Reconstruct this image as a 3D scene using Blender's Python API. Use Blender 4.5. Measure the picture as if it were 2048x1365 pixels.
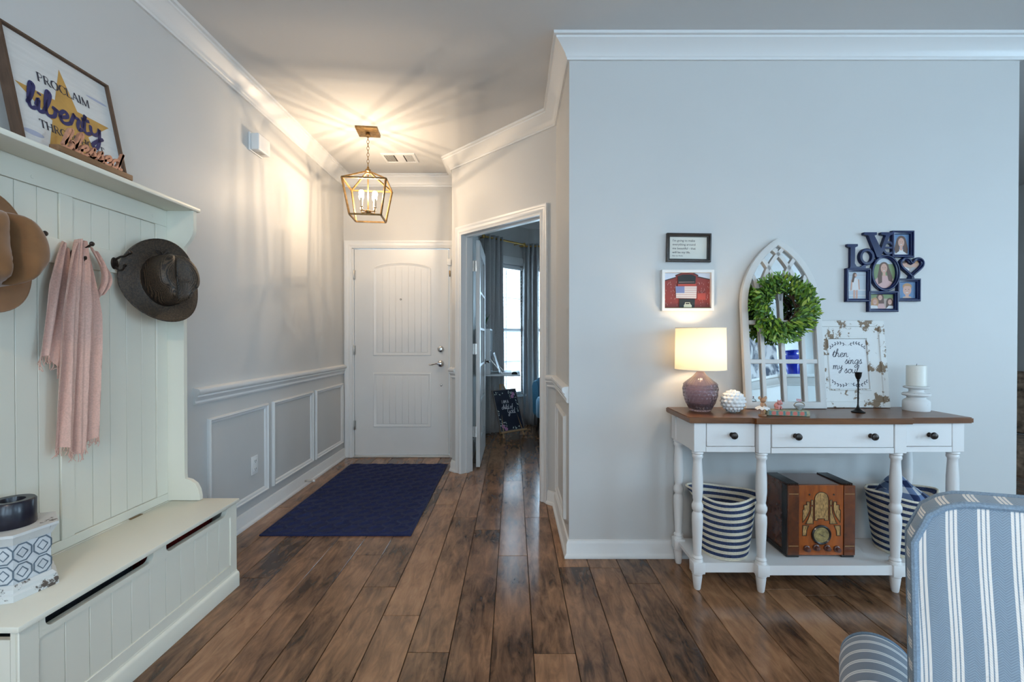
import bpy, bmesh, math, random
from mathutils import Vector, Matrix

for o in list(bpy.data.objects):
    bpy.data.objects.remove(o, do_unlink=True)
scene = bpy.context.scene
COL = scene.collection
PI = math.pi
R = math.radians
H = 2.73            # ceiling height

# ------------------------------------------------------------------ camera
cam_d = bpy.data.cameras.new('camera')
cam_d.sensor_width = 36.0
cam_d.lens = 16.0
cam_d.shift_x = -0.0015
cam_d.clip_start = 0.05
cam = bpy.data.objects.new('camera', cam_d)
COL.objects.link(cam)
cam.location = (0, 0, 1.165)
cam.rotation_euler = (R(90 - 0.41), 0, 0)
scene.camera = cam

# ------------------------------------------------------------------ world (overcast daylight outside the windows)
world = bpy.data.worlds.new('world')
scene.world = world
world.use_nodes = True
bg = world.node_tree.nodes['Background']
bg.inputs['Color'].default_value = (0.56, 0.79, 1.0, 1)
bg.inputs['Strength'].default_value = 4.2

# ------------------------------------------------------------------ daylight entering through the windows behind the camera
DAY = (0.51, 0.77, 1.0)
def area(name, loc, rot, sx, sy, power, color=DAY):
    d = bpy.data.lights.new(name, 'AREA')
    d.shape = 'RECTANGLE'; d.size = sx; d.size_y = sy
    d.energy = power; d.color = color
    o = bpy.data.objects.new(name, d); COL.objects.link(o)
    o.location = loc; o.rotation_euler = rot
    return o
REAR_Y = -3.0
for wx in (-0.55, 1.0, 2.55):                                     # three rear windows
    area('daylight_rear', (wx, REAR_Y + 0.03, 1.45), (R(90), 0, 0), 1.1, 1.7, 17)
for wy in (-1.9, 0.3):                                            # two side windows on the right
    area('daylight_side', (5.17, wy, 1.45), (R(90), 0, R(90)), 1.1, 1.7, 42)

# ------------------------------------------------------------------ view
vs = scene.view_settings
vs.view_transform = 'Standard'
vs.look = 'None'
vs.exposure = 0.46
vs.gamma = 1.0
vs.use_curve_mapping = False
scene.cycles.use_denoising = True
scene.cycles.use_adaptive_sampling = True
scene.cycles.adaptive_threshold = 0.06
scene.cycles.adaptive_min_samples = 16
scene.cycles.max_bounces = 8
scene.cycles.diffuse_bounces = 4
scene.cycles.glossy_bounces = 3
scene.cycles.sample_clamp_indirect = 6.0
scene.cycles.caustics_reflective = False
scene.cycles.caustics_refractive = False

# ================================================================== materials
MATS = {}
def principled(name):
    m = bpy.data.materials.new(name); m.use_nodes = True
    nt = m.node_tree
    return m, nt, nt.nodes['Principled BSDF']
def N(nt, kind, **kw):
    n = nt.nodes.new(kind)
    for k, v in kw.items():
        if k in n.inputs.keys() if hasattr(n, 'inputs') else False:
            n.inputs[k].default_value = v
        else:
            setattr(n, k, v)
    return n
def mat(name, col, rough=0.5, metal=0.0, noise=0.0, scale=30.0, bump=0.0, emit=None, es=0.0,
        trans=0.0, coat=0.0, sheen=0.0, stretch=(1, 1, 1), alpha=1.0, ior=None, spec=None):
    """plain surface with an optional colour mottle and fine relief"""
    if name in MATS: return MATS[name]
    m, nt, b = principled(name)
    b.inputs['Base Color'].default_value = (*col, 1)
    b.inputs['Roughness'].default_value = rough
    b.inputs['Metallic'].default_value = metal
    if trans: b.inputs['Transmission Weight'].default_value = trans
    if coat: b.inputs['Coat Weight'].default_value = coat; b.inputs['Coat Roughness'].default_value = 0.12
    if sheen: b.inputs['Sheen Weight'].default_value = sheen
    if ior: b.inputs['IOR'].default_value = ior
    if spec is not None: b.inputs['Specular IOR Level'].default_value = spec
    if emit: b.inputs['Emission Color'].default_value = (*emit, 1); b.inputs['Emission Strength'].default_value = es
    if alpha < 1: b.inputs['Alpha'].default_value = alpha
    if noise or bump:
        tc = N(nt, 'ShaderNodeTexCoord'); mp = N(nt, 'ShaderNodeMapping')
        mp.inputs['Scale'].default_value = stretch
        nt.links.new(tc.outputs['Object'], mp.inputs['Vector'])
        nz = N(nt, 'ShaderNodeTexNoise'); nz.inputs['Scale'].default_value = scale; nz.inputs['Detail'].default_value = 5
        nt.links.new(mp.outputs[0], nz.inputs['Vector'])
        if noise:
            rp = N(nt, 'ShaderNodeValToRGB')
            lo = [max(0, c * (1 - noise)) for c in col]; hi = [min(1, c * (1 + noise)) for c in col]
            rp.color_ramp.elements[0].position = 0.3; rp.color_ramp.elements[1].position = 0.7
            rp.color_ramp.elements[0].color = (*lo, 1); rp.color_ramp.elements[1].color = (*hi, 1)
            nt.links.new(nz.outputs['Fac'], rp.inputs['Fac'])
            nt.links.new(rp.outputs['Color'], b.inputs['Base Color'])
        if bump:
            bp = N(nt, 'ShaderNodeBump'); bp.inputs['Strength'].default_value = bump; bp.inputs['Distance'].default_value = 0.003
            nt.links.new(nz.outputs['Fac'], bp.inputs['Height'])
            nt.links.new(bp.outputs['Normal'], b.inputs['Normal'])
    MATS[name] = m
    return m

def wood(name, dark, light, rough=0.35, scale=6.0, stretch=(8, 1, 8), per_object=0.0, coat=0.0, bump=0.15, ramp=(0.3, 0.72)):
    """grain stretched along one axis; per_object shifts tone and grain from piece to piece"""
    m, nt, b = principled(name)
    tc = N(nt, 'ShaderNodeTexCoord'); mp = N(nt, 'ShaderNodeMapping'); mp.inputs['Scale'].default_value = stretch
    oi = N(nt, 'ShaderNodeObjectInfo')
    off = N(nt, 'ShaderNodeVectorMath', operation='SCALE')
    cmb = N(nt, 'ShaderNodeCombineXYZ')
    mul = N(nt, 'ShaderNodeMath', operation='MULTIPLY'); mul.inputs[1].default_value = 37.0
    nt.links.new(oi.outputs['Random'], mul.inputs[0])
    for k in range(3): nt.links.new(mul.outputs[0], cmb.inputs[k])
    add = N(nt, 'ShaderNodeVectorMath', operation='ADD')
    nt.links.new(tc.outputs['Object'], add.inputs[0]); nt.links.new(cmb.outputs[0], add.inputs[1])
    nt.links.new(add.outputs[0], mp.inputs['Vector'])
    n1 = N(nt, 'ShaderNodeTexNoise'); n1.inputs['Scale'].default_value = scale; n1.inputs['Detail'].default_value = 8; n1.inputs['Roughness'].default_value = 0.65
    n1.inputs['Distortion'].default_value = 0.6
    nt.links.new(mp.outputs[0], n1.inputs['Vector'])
    n2 = N(nt, 'ShaderNodeTexNoise'); n2.inputs['Scale'].default_value = 2.6; n2.inputs['Detail'].default_value = 4
    nt.links.new(add.outputs[0], n2.inputs['Vector'])
    mx = N(nt, 'ShaderNodeMath', operation='MULTIPLY_ADD'); mx.inputs[1].default_value = 0.55
    nt.links.new(n1.outputs['Fac'], mx.inputs[0])
    sc2 = N(nt, 'ShaderNodeMath', operation='MULTIPLY'); sc2.inputs[1].default_value = 0.45
    nt.links.new(n2.outputs['Fac'], sc2.inputs[0]); nt.links.new(sc2.outputs[0], mx.inputs[2])
    val = mx.outputs[0]
    if per_object:
        po = N(nt, 'ShaderNodeMath', operation='MULTIPLY_ADD'); po.inputs[1].default_value = per_object; po.inputs[2].default_value = -per_object / 2
        nt.links.new(oi.outputs['Random'], po.inputs[0])
        sm = N(nt, 'ShaderNodeMath', operation='ADD'); nt.links.new(val, sm.inputs[0]); nt.links.new(po.outputs[0], sm.inputs[1]); val = sm.outputs[0]
    rp = N(nt, 'ShaderNodeValToRGB'); rp.color_ramp.elements[0].position = ramp[0]; rp.color_ramp.elements[1].position = ramp[1]
    rp.color_ramp.elements[0].color = (*dark, 1); rp.color_ramp.elements[1].color = (*light, 1)
    nt.links.new(val, rp.inputs['Fac']); nt.links.new(rp.outputs['Color'], b.inputs['Base Color'])
    b.inputs['Roughness'].default_value = rough
    if coat: b.inputs['Coat Weight'].default_value = coat; b.inputs['Coat Roughness'].default_value = 0.15
    bp = N(nt, 'ShaderNodeBump'); bp.inputs['Strength'].default_value = bump; bp.inputs['Distance'].default_value = 0.002
    nt.links.new(n1.outputs['Fac'], bp.inputs['Height']); nt.links.new(bp.outputs['Normal'], b.inputs['Normal'])
    MATS[name] = m
    return m

def chippy(name, paint, under, thresh=0.62, scale=9.0, rough=0.7, edge=0.05):
    """white paint flaking off the wood beneath"""
    m, nt, b = principled(name)
    tc = N(nt, 'ShaderNodeTexCoord')
    nz = N(nt, 'ShaderNodeTexNoise'); nz.inputs['Scale'].default_value = scale; nz.inputs['Detail'].default_value = 9; nz.inputs['Roughness'].default_value = 0.7
    nt.links.new(tc.outputs['Object'], nz.inputs['Vector'])
    rp = N(nt, 'ShaderNodeValToRGB'); rp.color_ramp.elements[0].position = thresh; rp.color_ramp.elements[1].position = thresh + edge
    rp.color_ramp.elements[0].color = (*paint, 1); rp.color_ramp.elements[1].color = (*under, 1)
    nt.links.new(nz.outputs['Fac'], rp.inputs['Fac']); nt.links.new(rp.outputs['Color'], b.inputs['Base Color'])
    bp = N(nt, 'ShaderNodeBump', invert=True); bp.inputs['Strength'].default_value = 0.4; bp.inputs['Distance'].default_value = 0.002
    nt.links.new(rp.outputs['Color'], bp.inputs['Height']); nt.links.new(bp.outputs['Normal'], b.inputs['Normal'])
    b.inputs['Roughness'].default_value = rough
    MATS[name] = m
    return m

def striped(name, base, white, period, bands, rough=0.85, axis=0, twill=0.12, tscale=260.0):
    """woven stripes across UV axis 0 or 1; bands are (centre, half width) fractions of the period"""
    m, nt, b = principled(name)
    uv = N(nt, 'ShaderNodeUVMap'); sp = N(nt, 'ShaderNodeSeparateXYZ'); nt.links.new(uv.outputs[0], sp.inputs[0])
    dv = N(nt, 'ShaderNodeMath', operation='DIVIDE'); dv.inputs[1].default_value = period; nt.links.new(sp.outputs[axis], dv.inputs[0])
    fr = N(nt, 'ShaderNodeMath', operation='FRACT'); nt.links.new(dv.outputs[0], fr.inputs[0])
    tot = None
    for c, hw in bands:
        cp = N(nt, 'ShaderNodeMath', operation='COMPARE'); cp.inputs[1].default_value = c; cp.inputs[2].default_value = hw
        nt.links.new(fr.outputs[0], cp.inputs[0])
        if tot is None: tot = cp.outputs[0]
        else:
            mxn = N(nt, 'ShaderNodeMath', operation='MAXIMUM'); nt.links.new(tot, mxn.inputs[0]); nt.links.new(cp.outputs[0], mxn.inputs[1]); tot = mxn.outputs[0]
    # fine zig-zag weave
    other = 1 - axis
    wv = N(nt, 'ShaderNodeMath', operation='PINGPONG'); wv.inputs[1].default_value = 0.006; nt.links.new(sp.outputs[axis], wv.inputs[0])
    ad = N(nt, 'ShaderNodeMath', operation='ADD'); nt.links.new(sp.outputs[other], ad.inputs[0]); nt.links.new(wv.outputs[0], ad.inputs[1])
    ml = N(nt, 'ShaderNodeMath', operation='MULTIPLY'); ml.inputs[1].default_value = tscale * 6.283; nt.links.new(ad.outputs[0], ml.inputs[0])
    sn = N(nt, 'ShaderNodeMath', operation='SINE'); nt.links.new(ml.outputs[0], sn.inputs[0])
    tw = N(nt, 'ShaderNodeMath', operation='MULTIPLY_ADD'); tw.inputs[1].default_value = 0.5; tw.inputs[2].default_value = 0.5; nt.links.new(sn.outputs[0], tw.inputs[0])
    c1 = N(nt, 'ShaderNodeMix', data_type='RGBA'); c1.inputs[6].default_value = (*[c * (1 - twill) for c in base], 1); c1.inputs[7].default_value = (*[min(1, c * (1 + twill) + 0.02) for c in base], 1)
    nt.links.new(tw.outputs[0], c1.inputs[0])
    c2 = N(nt, 'ShaderNodeMix', data_type='RGBA'); nt.links.new(tot, c2.inputs[0]); nt.links.new(c1.outputs[2], c2.inputs[6]); c2.inputs[7].default_value = (*white, 1)
    nt.links.new(c2.outputs[2], b.inputs['Base Color'])
    b.inputs['Roughness'].default_value = rough; b.inputs['Sheen Weight'].default_value = 0.2
    bp = N(nt, 'ShaderNodeBump'); bp.inputs['Strength'].default_value = 0.25; bp.inputs['Distance'].default_value = 0.001
    nt.links.new(tw.outputs[0], bp.inputs['Height']); nt.links.new(bp.outputs['Normal'], b.inputs['Normal'])
    MATS[name] = m
    return m

WALL = mat('wall_paint', (0.585, 0.58, 0.565), 0.50, noise=0.012, scale=3, bump=0.03, spec=0.4)
CEIL = mat('ceiling_paint', (0.62, 0.615, 0.605), 0.75)
TRIM = mat('trim_paint', (0.73, 0.73, 0.72), 0.35)
DOORP = mat('door_paint', (0.72, 0.715, 0.70), 0.38, noise=0.02, scale=4)
CAB = mat('cabinet_paint', (0.785, 0.755, 0.645), 0.42)
TABLEW = mat('table_white', (0.78, 0.77, 0.76), 0.4)
PLANK = wood('plank', (0.044, 0.021, 0.011), (0.40, 0.205, 0.105), rough=0.19, scale=6, stretch=(5, 1.1, 5), per_object=0.14, bump=0.03, ramp=(0.36, 0.67))
SUBF = mat('subfloor', (0.02, 0.014, 0.01), 0.8)
BLACK = mat('black_metal', (0.015, 0.013, 0.012), 0.35, 0.6)
IRON = mat('dark_bronze', (0.05, 0.04, 0.035), 0.35, 0.8)
CHROME = mat('chrome', (0.62, 0.62, 0.62), 0.16, 1.0)
NICKEL = mat('satin_nickel', (0.50, 0.48, 0.45), 0.35, 1.0)
BRASS = mat('aged_brass', (0.27, 0.165, 0.065), 0.42, 0.75, noise=0.35, scale=40)
WHITEP = mat('white_plastic', (0.80, 0.80, 0.79), 0.35)
DARK = mat('dark_void', (0.01, 0.01, 0.012), 0.8)
WALNUT = wood('table_top_wood', (0.075, 0.022, 0.006), (0.21, 0.078, 0.020), rough=0.32, scale=5, stretch=(1.2, 12, 12), coat=0.12, bump=0.06)

# ================================================================== mesh helpers
def obj(name, bm, m, parent=None, smooth=40, loc=None, rot=None):
    bmesh.ops.recalc_face_normals(bm, faces=bm.faces[:])
    me = bpy.data.meshes.new(name)
    bm.to_mesh(me); bm.free()
    for mm in (m if isinstance(m, (list, tuple)) else [m]): me.materials.append(mm)
    if smooth:
        me.polygons.foreach_set('use_smooth', [True] * len(me.polygons))
        me.set_sharp_from_angle(angle=R(smooth))
    o = bpy.data.objects.new(name, me); COL.objects.link(o)
    if parent is not None: o.parent = parent
    if loc: o.location = loc
    if rot: o.rotation_euler = rot
    return o
def tag(o, label=None, cat=None, group=None, kind=None):
    if label: o['label'] = label
    if cat: o['category'] = cat
    if group: o['group'] = group
    if kind: o['kind'] = kind
    return o
def thing(name, label, cat, loc=(0, 0, 0), rot=(0, 0, 0), group=None):
    o = bpy.data.objects.new(name, None); COL.objects.link(o)
    o.empty_display_size = 0.05
    o.location = loc; o.rotation_euler = rot
    return tag(o, label, cat, group)
def struct(name, bm, m, label=None, parent=None, smooth=40):
    o = obj(name, bm, m, parent, smooth)
    if parent is None:
        o['kind'] = 'structure'
        if label: o['label'] = label
    return o
def link_copy(o, parent=None, loc=None, rot=None):
    c = o.copy(); COL.objects.link(c)
    if parent is not None: c.parent = parent
    if loc is not None: c.location = loc
    if rot is not None: c.rotation_euler = rot
    return c
def NB(): return bmesh.new()
def box(bm, x0, x1, y0, y1, z0, z1, bev=0.0, seg=2, mi=0):
    vs_ = [bm.verts.new(p) for p in ((x0, y0, z0), (x1, y0, z0), (x1, y1, z0), (x0, y1, z0), (x0, y0, z1), (x1, y0, z1), (x1, y1, z1), (x0, y1, z1))]
    fs = [bm.faces.new([vs_[i] for i in f]) for f in ((3, 2, 1, 0), (4, 5, 6, 7), (0, 1, 5, 4), (1, 2, 6, 5), (2, 3, 7, 6), (3, 0, 4, 7))]
    for f in fs: f.material_index = mi
    if bev > 0:
        es = list({e for f in fs for e in f.edges})
        r = bmesh.ops.bevel(bm, geom=es, offset=bev, segments=seg, profile=0.5, affect='EDGES')
        for f in r['faces']: f.material_index = mi
    return bm
def B(x0, x1, y0, y1, z0, z1, bev=0.0, seg=2): return box(NB(), x0, x1, y0, y1, z0, z1, bev, seg)
def lathe(bm, prof, segs=32, c=(0, 0, 0), mi=0, cap=True, fn=None):
    """prof: list of (r, z); fn(angle, r, z) -> (r, z) lets the form vary round the axis"""
    rings = []
    for r, z in prof:
        ring = []
        for i in range(segs):
            a = 2 * PI * i / segs
            rr, zz = fn(a, r, z) if fn else (r, z)
            ring.append(bm.verts.new((c[0] + rr * math.cos(a), c[1] + rr * math.sin(a), c[2] + zz)))
        rings.append(ring)
    for a, b in zip(rings, rings[1:]):
        for i in range(segs):
            j = (i + 1) % segs
            f = bm.faces.new((a[i], a[j], b[j], b[i])); f.material_index = mi
    if cap:
        for rg in (rings[0], rings[-1]):
            f = bm.faces.new(rg); f.material_index = mi
    return bm
def tube(bm, pts, r, segs=10, mi=0, closed=False, cap=True, flat=None):
    """round bar through pts; r is a number or a list of radii"""
    P = [Vector(p) for p in pts]; n = len(P)
    rs = r if isinstance(r, (list, tuple)) else [r] * n
    rings = []; prev = None
    for i in range(n):
        if closed: t = P[(i + 1) % n] - P[i - 1]
        else: t = P[min(i + 1, n - 1)] - P[max(i - 1, 0)]
        if t.length < 1e-9: t = Vector((0, 0, 1))
        t.normalize()
        if prev is None:
            u = t.orthogonal().normalized()
        else:
            u = prev - t * prev.dot(t)
            u = u.normalized() if u.length > 1e-6 else t.orthogonal().normalized()
        prev = u; w = t.cross(u)
        rings.append([bm.verts.new(P[i] + (u * math.cos(2 * PI * k / segs) + w * math.sin(2 * PI * k / segs)) * rs[i]) for k in range(segs)])
    pairs = list(zip(rings, rings[1:])) + ([(rings[-1], rings[0])] if closed else [])
    for a, b in pairs:
        for k in range(segs):
            j = (k + 1) % segs
            f = bm.faces.new((a[k], a[j], b[j], b[k])); f.material_index = mi
    if cap and not closed:
        for rg in (rings[0], rings[-1]):
            f = bm.faces.new(rg); f.material_index = mi
    return bm
def bar(bm, a, b, w, mi=0, up=(0, 0, 1), w2=None):
    """square bar from a to b"""
    a = Vector(a); b = Vector(b); t = (b - a).normalized(); u = Vector(up).cross(t)
    if u.length < 1e-4: u = Vector((1, 0, 0)).cross(t)
    u.normalize(); v = t.cross(u); h = w / 2; h2 = (w2 or w) / 2
    vs_ = [bm.verts.new(p + u * su * h + v * sv * h2) for p in (a, b) for su, sv in ((-1, -1), (1, -1), (1, 1), (-1, 1))]
    for f in ((0, 1, 2, 3), (7, 6, 5, 4), (0, 4, 5, 1), (1, 5, 6, 2), (2, 6, 7, 3), (3, 7, 4, 0)):
        bm.faces.new([vs_[i] for i in f]).material_index = mi
    return bm
def prism(bm, poly, lo, hi, axis='z', mi=0):
    """extrude a 2-D outline; axis y maps (a,b)->(a,y,b), x maps (a,b)->(x,a,b)"""
    def P(a, b, t):
        return {'z': (a, b, t), 'y': (a, t, b), 'x': (t, a, b)}[axis]
    v0 = [bm.verts.new(P(a, b, lo)) for a, b in poly]; v1 = [bm.verts.new(P(a, b, hi)) for a, b in poly]
    n = len(poly)
    for i in range(n):
        j = (i + 1) % n
        bm.faces.new((v0[i], v0[j], v1[j], v1[i])).material_index = mi
    bm.faces.new(v0[::-1]).material_index = mi; bm.faces.new(v1).material_index = mi
    return bm
def flat(bm, poly, t, axis='y', mi=0):
    def P(a, b):
        return {'z': (a, b, t), 'y': (a, t, b), 'x': (t, a, b)}[axis]
    f = bm.faces.new([bm.verts.new(P(a, b)) for a, b in poly]); f.material_index = mi
    return bm
def sweep(bm, path, prof, side=1, closed=False, mi=0):
    """moulding along a floor-plan path; prof is (offset from wall, z); side=1 puts it on the right of the path"""
    n = len(path); rings = []
    P = [Vector((p[0], p[1])) for p in path]
    def nrm(a, b):
        d = (b - a).normalized(); return Vector((d.y, -d.x)) * side
    for i in range(n):
        if closed: n1 = nrm(P[i - 1], P[i]); n2 = nrm(P[i], P[(i + 1) % n])
        else:
            n1 = nrm(P[i - 1], P[i]) if i else nrm(P[0], P[1])
            n2 = nrm(P[i], P[i + 1]) if i < n - 1 else n1
        mv = (n1 + n2) / (1 + n1.dot(n2))
        rings.append([bm.verts.new((P[i].x + mv.x * o, P[i].y + mv.y * o, z)) for o, z in prof])
    k = len(prof)
    prs = list(zip(rings, rings[1:])) + ([(rings[-1], rings[0])] if closed else [])
    for a, b in prs:
        for i in range(k):
            j = (i + 1) % k
            bm.faces.new((a[i], a[j], b[j], b[i])).material_index = mi
    if not closed:
        bm.faces.new(rings[0]).material_index = mi; bm.faces.new(rings[-1][::-1]).material_index = mi
    return bm
def ring(bm, outline, prof, axis='y', sign=-1, base=0.0, mi=0):
    """frame round a closed 2-D outline (counter-clockwise); prof is (inset, height); height grows towards sign along axis"""
    P = [Vector(p) for p in outline]; n = len(P); rings = []
    for i in range(n):
        d1 = (P[i] - P[i - 1]).normalized(); d2 = (P[(i + 1) % n] - P[i]).normalized()
        n1 = Vector((-d1.y, d1.x)); n2 = Vector((-d2.y, d2.x))
        mv = (n1 + n2) / max(0.35, 1 + n1.dot(n2))
        rg = []
        for o, h in prof:
            q = P[i] + mv * o; t = base + sign * h
            rg.append(bm.verts.new({'y': (q.x, t, q.y), 'x': (t, q.x, q.y), 'z': (q.x, q.y, t)}[axis]))
        rings.append(rg)
    k = len(prof)
    for i in range(n):
        a = rings[i]; b = rings[(i + 1) % n]
        for q in range(k):
            r_ = (q + 1) % k
            bm.faces.new((a[q], a[r_], b[r_], b[q])).material_index = mi
    return bm
def rect(x0, x1, z0, z1): return [(x0, z0), (x1, z0), (x1, z1), (x0, z1)]
def ellipse(cx, cz, rx, rz, n=40): return [(cx + rx * math.cos(2 * PI * i / n), cz + rz * math.sin(2 * PI * i / n)) for i in range(n)]
def smooth_pts(pts, k=6):
    """Catmull-Rom through pts (2-D or 3-D)"""
    P = [Vector(p) for p in pts]; out = []
    for i in range(len(P) - 1):
        p0 = P[max(i - 1, 0)]; p1 = P[i]; p2 = P[i + 1]; p3 = P[min(i + 2, len(P) - 1)]
        for s in range(k):
            t = s / k
            out.append(0.5 * ((2 * p1) + (p2 - p0) * t + (2 * p0 - 5 * p1 + 4 * p2 - p3) * t * t + (3 * p1 - p0 - 3 * p2 + p3) * t ** 3))
    out.append(P[-1]); return out
def ribbon(bm, pts, w, t0, t1, axis='y', mi=0, taper=True):
    """flat pen stroke through 2-D pts, from depth t0 to t1 along axis"""
    P = [Vector((p[0], p[1])) for p in pts]; n = len(P); L = []; Rr = []
    for i in range(n):
        d = P[min(i + 1, n - 1)] - P[max(i - 1, 0)]
        d = d.normalized() if d.length > 1e-9 else Vector((1, 0))
        nn = Vector((-d.y, d.x)); ww = w / 2
        if taper and n > 3 and i in (0, n - 1): ww *= 0.55
        L.append(P[i] + nn * ww); Rr.append(P[i] - nn * ww)
    def V(p, t): return bm.verts.new({'y': (p.x, t, p.y), 'x': (t, p.x, p.y), 'z': (p.x, p.y, t)}[axis])
    if abs(t1 - t0) < 1e-9:
        l = [V(p, t0) for p in L]; r = [V(p, t0) for p in Rr]
        for i in range(n - 1): bm.faces.new((r[i], r[i + 1], l[i + 1], l[i])).material_index = mi
        return bm
    l0 = [V(p, t0) for p in L]; r0 = [V(p, t0) for p in Rr]; l1 = [V(p, t1) for p in L]; r1 = [V(p, t1) for p in Rr]
    for i in range(n - 1):
        for q in ((r0[i], r0[i + 1], l0[i + 1], l0[i]), (l1[i], l1[i + 1], r1[i + 1], r1[i]), (l0[i], l0[i + 1], l1[i + 1], l1[i]), (r1[i], r1[i + 1], r0[i + 1], r0[i])):
            bm.faces.new(q).material_index = mi
    bm.faces.new((r0[0], l0[0], l1[0], r1[0])).material_index = mi
    bm.faces.new((l0[-1], r0[-1], r1[-1], l1[-1])).material_index = mi
    return bm

# ================================================================== the setting
random.seed(11)
XL, YF = -1.65, 4.42                 # left wall, front-door wall
BX, BY = -0.537, 3.975               # outer corner where the slanted wall starts
AX, AY = 0.294, 3.144                # inner corner where it ends
YT, XE = 2.41, 2.668                 # console wall and its free end
C45 = math.sqrt(0.5)
def dg(t, d=0.0): return (BX + C45 * t + C45 * d, BY - C45 * t + C45 * d)   # along / behind the slanted wall

# ---- floor: slab and single planks
floor = struct('floor', B(-1.77, 5.3, -3.12, 6.4, -0.12, -0.006), SUBF, 'brown wood plank floor')
PWID, PLEN = 0.1555, 1.268
JOINT = {-8: 0.93, -7: 2.405, -6: 2.60, -5: 2.431, -4: 2.119, -3: 1.90, -2: 1.677, -1: 2.751, 0: 2.422, 1: 1.67, 2: 2.304}
PLANK_ME = {}
def plank_mesh(w, l):
    k = (round(w, 3), round(l, 2))
    if k not in PLANK_ME:
        bm = B(-w / 2 + 0.0014, w / 2 - 0.0014, -l / 2 + 0.0014, l / 2 - 0.0014, -0.006, 0.0, 0.0012, 1)
        me = bpy.data.meshes.new('floor_plank'); bmesh.ops.recalc_face_normals(bm, faces=bm.faces[:]); bm.to_mesh(me); bm.free()
        me.materials.append(PLANK); PLANK_ME[k] = me
    return PLANK_ME[k]
rest = NB()
for k in range(-11, 34):
    x0 = -0.082 + k * PWID; x1 = x0 + PWID
    x0 = max(x0, XL); x1 = min(x1, 5.2)
    if x1 - x0 < 0.02: continue
    j = JOINT.get(k, random.uniform(0, PLEN))
    y = j - PLEN * 6
    ymax = YF + 0.02 if x1 <= BX + 0.08 else 6.3
    while y < ymax:
        a = max(y, -3.0); b_ = min(y + PLEN, ymax)
        y += PLEN
        if b_ - a < 0.03: continue
        if x1 <= 3.0 and b_ > 0.25:
            o = bpy.data.objects.new('floor_plank', plank_mesh(x1 - x0, b_ - a)); COL.objects.link(o)
            o.parent = floor; o.location = ((x0 + x1) / 2, (a + b_) / 2, 0)
        else:
            box(rest, x0 + 0.001, x1 - 0.001, a + 0.001, b_ - 0.001, -0.006, 0)
tag(obj('far_planks', rest, PLANK, floor), kind='stuff')

struct('ceiling', B(-1.77, 5.3, -3.12, 6.6, H, H + 0.1), CEIL, 'plain grey-white ceiling')

# ---- walls
def wall_seg(bm, p, q, th, openings=(), side=1, z1=H, ext=(0, 0)):
    """straight wall from p to q, thickness on the left (side=1) or right of the direction; openings (s0, s1, z0, z1)"""
    p = Vector(p); q = Vector(q); d = (q - p).normalized(); L = (q - p).length; n = Vector((-d.y, d.x)) * side * th
    def blk(s0, s1, z0, z1_):
        a = p + d * s0; b = p + d * s1
        prism(bm, [tuple(a), tuple(b), tuple(b + n), tuple(a + n)], z0, z1_)
    s = -ext[0]
    for (s0, s1, za, zb) in sorted(openings):
        blk(s, s0, 0, z1)
        if za > 0: blk(s0, s1, 0, za)
        if zb < z1: blk(s0, s1, zb, z1)
        s = s1
    blk(s, L + ext[1], 0, z1)
    return bm
struct('wall_left', wall_seg(NB(), (XL, -3.12), (XL, 4.54), 0.12), WALL, 'pale grey hall wall with chair rail')
struct('wall_far', wall_seg(NB(), (XL, YF), (BX, YF), 0.12, [(0.075, 1.055, 0, 2.055)]), WALL, 'wall around the white front door')
struct('wall_return', prism(NB(), [(BX, BY), (BX, 5.5), (BX + 0.12, 5.5), (BX + 0.12, 4.0247)], 0, H), WALL)
bm = NB()
prism(bm, [dg(0), dg(0.116), dg(0.116, 0.12), dg(0.0496, 0.12)], 0, H)
prism(bm, [dg(1.05), dg(1.175), dg(1.2246, 0.12), dg(1.05, 0.12)], 0, H)
prism(bm, [dg(0.116), dg(1.05), dg(1.05, 0.12), dg(0.116, 0.12)], 2.06, H)
struct('wall_diagonal', bm, WALL, 'slanted wall with the office doorway')
struct('wall_short', prism(NB(), [(AX, AY), (AX, YT), (AX + 0.12, YT + 0.12), (AX + 0.12, 3.194)], 0, H), WALL)
struct('wall_right', prism(NB(), [(AX, YT), (XE, YT), (XE, YT + 0.12), (AX + 0.12, YT + 0.12)], 0, H), WALL, 'pale blue-grey wall behind the console table')
struct('wall_office_right', B(XE - 0.12, XE, YT + 0.12, 6.3, 0, H), WALL)
bm = wall_seg(NB(), (BX + 0.12, 5.5), (0.2, 6.117), 0.12, [(0.22, 0.80, 0.42, 2.11)], ext=(0.1, 0))
struct('wall_office_bay', bm, WALL)
bm = wall_seg(NB(), (0.2, 6.117), (5.3, 6.117), 0.12, [(0.11, 0.86, 0.42, 2.11)], ext=(0.06, 0))
struct('wall_office_far', bm, WALL)
wall_rear = struct('wall_rear', wall_seg(NB(), (XL, REAR_Y), (5.2, REAR_Y), 0.12,
    [(0.55, 1.65, 0.6, 2.3), (2.1, 3.2, 0.6, 2.3), (3.65, 4.75, 0.6, 2.3)], side=-1), WALL)
struct('wall_side', wall_seg(NB(), (5.2, -3.12), (5.2, 6.2), 0.12, [(0.67, 1.77, 0.6, 2.3), (2.87, 3.97, 0.6, 2.3)], side=-1), WALL)

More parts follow.
